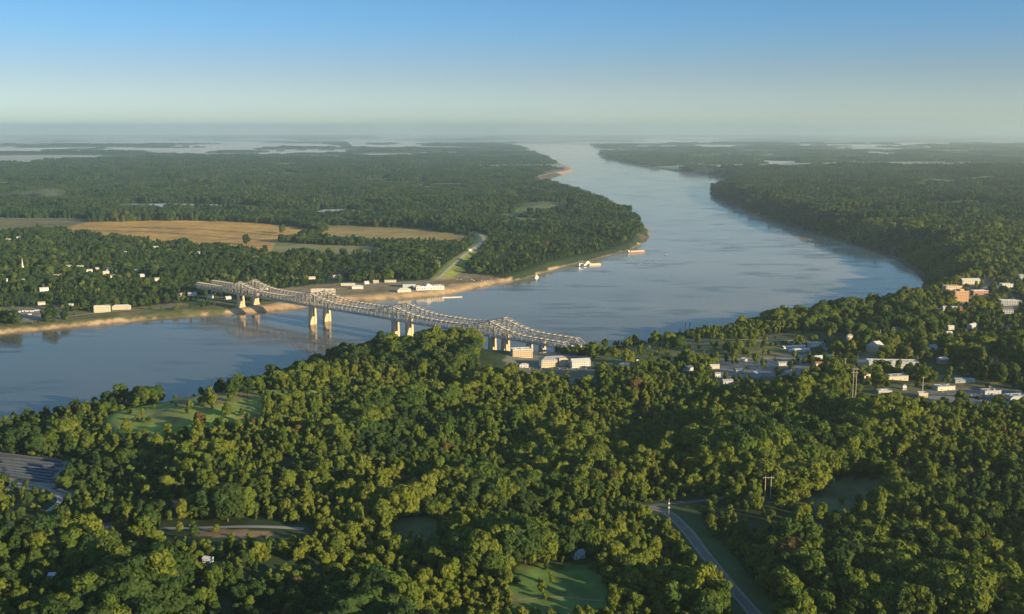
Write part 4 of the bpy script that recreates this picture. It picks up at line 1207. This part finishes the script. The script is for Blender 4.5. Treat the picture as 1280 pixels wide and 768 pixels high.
# lone trees one can point to
LONE = [("lone dark tree standing in the tan field, throwing a long shadow", 308, 306, 0, 'deep', 2.0), ("round dark tree on the lower edge of the tan field", 234, 309, 0, 'deep', 1.6),
        ("pale tree left of the farmhouse woods at the tan field", 353, 292, 0, 'green', 1.9), ("small dark tree in the dull field far left", 47, 285, 6, 'deep', 1.2),
        ("tall dark tree on the meadow rim against the water, left of its pair", 291, 496, 1, 'deep', 1.45), ("tall dark tree on the meadow rim against the water, right of its pair", 310, 495, 1, 'deep', 1.45),
        ("pale yellow tree on the meadow rim left of the dark pair", 262, 497, 6, 'olive', .9), ("bright yellow tree beside the very tall power frame", 1052, 500, 0, 'olive', 1.15),
        ("round tree sticking up from the field edge woods", 331, 318, 0, 'deep', 1.6)]
for l, px, py, i_s, c, s_ in LONE:
    p = at(px, py)
    place_tree("lone_tree", l, None, i_s, c, (p.x, p.y, p.z - .3), random.random() * 6, s_, s_)

# the rest: one forest made of instances
def instancer(name, label, x, y, z, rots, scales, index, sources):
    col = bpy.data.collections.new(name + "_kinds")
    for i, me_ in enumerate(sources):
        o = bpy.data.objects.new("kind_%03d" % i, me_); col.objects.link(o)
    me_ = bpy.data.meshes.new(name); n = len(x)
    me_.vertices.add(n); me_.vertices.foreach_set('co', np.stack([x, y, z], -1).astype(np.float32).ravel())
    for nm, tp, arr in (('rot', 'FLOAT_VECTOR', rots), ('scl', 'FLOAT_VECTOR', scales)):
        a = me_.attributes.new(nm, tp, 'POINT'); a.data.foreach_set('vector', np.asarray(arr, np.float32).ravel())
    a = me_.attributes.new('idx', 'INT', 'POINT'); a.data.foreach_set('value', np.asarray(index, np.int32))
    o = link(name, me_)
    ng_ = bpy.data.node_groups.new(name + "_nodes", 'GeometryNodeTree')
    ng_.interface.new_socket("Geometry", in_out='INPUT', socket_type='NodeSocketGeometry')
    ng_.interface.new_socket("Geometry", in_out='OUTPUT', socket_type='NodeSocketGeometry')
    gi = ng_.nodes.new('NodeGroupInput'); go = ng_.nodes.new('NodeGroupOutput')
    ip = ng_.nodes.new('GeometryNodeInstanceOnPoints'); ci = ng_.nodes.new('GeometryNodeCollectionInfo')
    ci.inputs['Collection'].default_value = col; ci.inputs['Separate Children'].default_value = True; ci.inputs['Reset Children'].default_value = True
    ip.inputs['Pick Instance'].default_value = True
    def attr(nm, tp):
        q_ = ng_.nodes.new('GeometryNodeInputNamedAttribute'); q_.data_type = tp; q_.inputs['Name'].default_value = nm; return q_.outputs['Attribute']
    L = ng_.links
    L.new(gi.outputs[0], ip.inputs['Points']); L.new(ci.outputs[0], ip.inputs['Instance'])
    L.new(attr('idx', 'INT'), ip.inputs['Instance Index']); L.new(attr('rot', 'FLOAT_VECTOR'), ip.inputs['Rotation']); L.new(attr('scl', 'FLOAT_VECTOR'), ip.inputs['Scale'])
    L.new(ip.outputs[0], go.inputs[0])
    o.modifiers.new("trees", 'NODES').node_group = ng_
    tag(o, label, kind='stuff')
    return o

rest = np.ones(N, bool); rest[order] = False
src = [crowns[i, c] for i in range(len(SHAPES)) for c in CLASSES]
instancer("forest", "dense mixed woods covering the bluffs and the town bank", tx[rest], ty[rest], tz[rest] - .3,
          np.stack([lean[rest, 0], lean[rest, 1], rot[rest]], -1), np.stack([scale[rest] * an[rest], scale[rest] / an[rest], zs[rest]], -1), vari[rest], src)
# scrub and saplings filling the gaps below the big crowns
ux, uy = scatter(640, 2500, 7.6, 1.08); us_ = shore(ux, uy); k = us_ > 10
ux, uy, us_ = ux[k], uy[k], us_[k]; uz = height(ux, uy); k = keep(ux, uy, uz, us_) & (vnoise(ux, uy, 60, 35) > .3)
ux, uy, uz = ux[k], uy[k], uz[k]; n_u = len(ux); r_u = np.random.default_rng(21)
su = .35 + .38 * r_u.random(n_u)
instancer("undergrowth", "low scrub and saplings between the bigger trees of the near hillside", ux, uy, uz - .6, np.stack([np.zeros(n_u), np.zeros(n_u), r_u.random(n_u) * 6.28], -1),
          np.stack([su * 1.25, su * 1.1, su * (.7 + .5 * r_u.random(n_u))], -1), 4 * r_u.choice([2, 5, 6], n_u) + r_u.choice([0, 0, 1, 2], n_u), src)
print("TREES", N, n_u)

# far woods: patches of canopy
def patch_mesh(seed, size=62, n=17, leaves=130):
    r_ = np.random.default_rng(seed); V = []; Fc = []
    allv = []
    k0 = 0
    for t in range(n):
        cx, cy = r_.uniform(-size / 2, size / 2, 2); rr_ = r_.uniform(4, 11.5); hh = r_.uniform(10, 30)
        d = r_.normal(size=(leaves, 3)); d[:, 2] = np.abs(d[:, 2]) - .25; d /= np.linalg.norm(d, axis=1)[:, None]
        p_ = np.array((cx, cy, hh - rr_ * .8)) + d * rr_ * (1 + .12 * r_.normal(size=(leaves, 1))) * (1, 1, .8)
        nn = d + r_.normal(size=d.shape) * .3; nn /= np.linalg.norm(nn, axis=1)[:, None]
        t_ = np.cross(nn, r_.normal(size=nn.shape)); t_ /= np.linalg.norm(t_, axis=1)[:, None]; b_ = np.cross(nn, t_)
        s_ = 2.0 * (.6 + .8 * r_.random((leaves, 1)))
        allv.append(np.stack([p_ + t_ * s_, p_ + b_ * s_ * .8, p_ - t_ * s_, p_ - b_ * s_ * .8], 1).reshape(-1, 3))
        # skirt of foliage down the sides of the crown
        m2 = leaves // 3
        a = r_.random(m2) * 6.283; p_ = np.stack([cx + np.cos(a) * rr_ * .85, cy + np.sin(a) * rr_ * .85, r_.uniform(1, max(2.0, hh - rr_), m2)], -1)
        nn = np.stack([np.cos(a), np.sin(a), .2 * r_.normal(size=m2)], -1); t_ = np.cross(nn, (0, 0, 1.0)); b_ = np.cross(nn, t_)
        s_ = 2.4
        allv.append(np.stack([p_ + t_ * s_, p_ + b_ * s_, p_ - t_ * s_, p_ - b_ * s_], 1).reshape(-1, 3))
    V = np.concatenate(allv); me_ = bpy.data.meshes.new("canopy")
    nq = len(V) // 4
    me_.from_pydata(V.tolist(), [], np.arange(nq * 4).reshape(nq, 4).tolist()); me_.materials.append(LEAF['far'])
    return me_
patches = [patch_mesh(900 + i) for i in range(6)]
def far_points(y0, y1, step, size):
    x, y = scatter(y0, y1, step, 1.1)
    s = shore(x, y); z = height(x, y)
    k = (s > np.where(plateau(x, y) > 25, 25, 48) * size)
    px, py = project(x, y, z)
    for p_ in [FIELD_TAN, FIELD_TAN2, FIELD_DARK] + LAKE_CLEAR: k &= ~poly_inside(np.array(p_, float), px, py)
    k &= mist(x, y, px, py) < .5
    k &= ~(poly_inside(np.array(TRACKL, float), px, py) & (np.random.default_rng(9).random(len(x)) > .3))
    k &= ~((s < 230) & (px > 668) & (px < 722) & (py > 205) & (py < 227))
    farm_ = sstep(9000, 13000, y) * sstep(.50, .62, vnoise(x, y * .8, 2300, 21) * .6 + vnoise(x, y, 900, 22) * .4)
    k &= farm_ < .5
    k &= ~((vnoise(x, y * .5, 520, 81) * .6 + vnoise(x, y, 170, 82) * .4 > .665) & (s > 60))
    return x[k], y[k], z[k]
fx, fy, fz = [np.concatenate(q_) for q_ in zip(far_points(4300, 9500, 46, 1.0), far_points(9500, 30000, 100, 1.6))]
n = len(fx); r_ = np.random.default_rng(4)
fs = np.where(fy < 9500, 1.0, 1.9)
hz = (.55 + .9 * vnoise(fx, fy, 420, 61)) * (.75 + .5 * r_.random(n))
instancer("far_forest", "far woods on both banks fading into the morning haze", fx, fy, fz - .5, np.stack([np.zeros(n), np.zeros(n), r_.random(n) * 6.283], -1),
          np.stack([fs, fs, hz], -1), r_.integers(0, 6, n), patches)
print("PATCHES", n)

#@@ MIST
m_ = MB(); m_.box((0, 38500, 20), (150000, 47000, 44)); mo_ = m_.build("ground_mist", GROUND)
MI = bpy.data.materials.new("ground_mist"); MI.use_nodes = True
mn = MI.node_tree; mn.nodes.remove(mn.nodes['Principled BSDF'])
pv = mn.nodes.new('ShaderNodeVolumePrincipled'); pv.inputs['Color'].default_value = (.97, .95, .87, 1); pv.inputs['Density'].default_value = 1.3e-4; pv.inputs['Anisotropy'].default_value = .4
mn.links.new(pv.outputs[0], mn.nodes['Material Output'].inputs['Volume'])
mo_.data.materials.clear(); mo_.data.materials.append(MI)
tag(mo_, "low pale mist lying over the far floodplain", kind='stuff')

#@@ LAKE
for L_, lab in zip(LAKES, ["bright short lake strip in the far woods", "dim long lake strip in the far woods"]):
    m_ = MB(); pts = [at(*p) for p in L_]
    zz = max(p.z for p in pts) + 1.0
    m_.quad([(p.x, p.y, zz) for p in pts][::-1])
    tag(m_.build("lake", LAKEM), lab, kind='structure')

#@@ SMOKE
m_ = MB(); p0 = at(12, 252)
for k in range(9):
    c = Vector((p0.x + (k - 3) * 45, p0.y + random.uniform(-30, 30), p0.z + 14 + 5 * k + random.uniform(-6, 6)))
    rx, rz_ = 50 + 5 * k, 15 + 1.5 * k
    n = len(m_.v); U_, V_ = 14, 8
    for j in range(1, V_):
        for i in range(U_):
            a, b_ = 2 * math.pi * i / U_, math.pi * j / V_
            q_ = 1 + .15 * math.sin(3 * a + k) * math.sin(2 * b_)
            m_.v.append((c.x + rx * q_ * math.sin(b_) * math.cos(a), c.y + rx * q_ * math.sin(b_) * math.sin(a), c.z + rz_ * math.cos(b_)))
    t_i = len(m_.v); m_.v += [(c.x, c.y, c.z + rz_), (c.x, c.y, c.z - rz_)]
    for j in range(V_ - 2):
        for i in range(U_):
            a = n + j * U_ + i; b2 = n + j * U_ + (i + 1) % U_
            m_.f.append((a, a + U_, b2 + U_, b2))
    for i in range(U_):
        m_.f.append((t_i, n + i, n + (i + 1) % U_)); m_.f.append((t_i + 1, n + (V_ - 2) * U_ + (i + 1) % U_, n + (V_ - 2) * U_ + i))
SMK = bpy.data.materials.new("smoke"); SMK.use_nodes = True
sn = SMK.node_tree; sn.nodes.remove(sn.nodes['Principled BSDF'])
pv = sn.nodes.new('ShaderNodeVolumePrincipled'); pv.inputs['Color'].default_value = (.9, .92, .9, 1); pv.inputs['Density'].default_value = .0007
sn.links.new(pv.outputs[0], sn.nodes['Material Output'].inputs['Volume'])
tag(m_.build("smoke", SMK), "thin pale smoke drifting over the far left woods", kind='stuff')

#@@ HAZE
m_ = MB(); m_.box((0, 30000, 290), (160000, 66000, 592))
hz_o = m_.build("haze", GROUND)
HZ = bpy.data.materials.new("haze"); HZ.use_nodes = True
hn = HZ.node_tree; hn.nodes.remove(hn.nodes['Principled BSDF'])
pv = hn.nodes.new('ShaderNodeVolumePrincipled')
pv.inputs['Color'].default_value = (.78, .95, .92, 1)
pv.inputs['Density'].default_value = HAZE_DENS
pv.inputs['Anisotropy'].default_value = 0.5
hn.links.new(pv.outputs[0], hn.nodes['Material Output'].inputs['Volume'])
hz_o.data.materials.clear(); hz_o.data.materials.append(HZ)
tag(hz_o, "pale morning haze over the valley", kind='stuff')
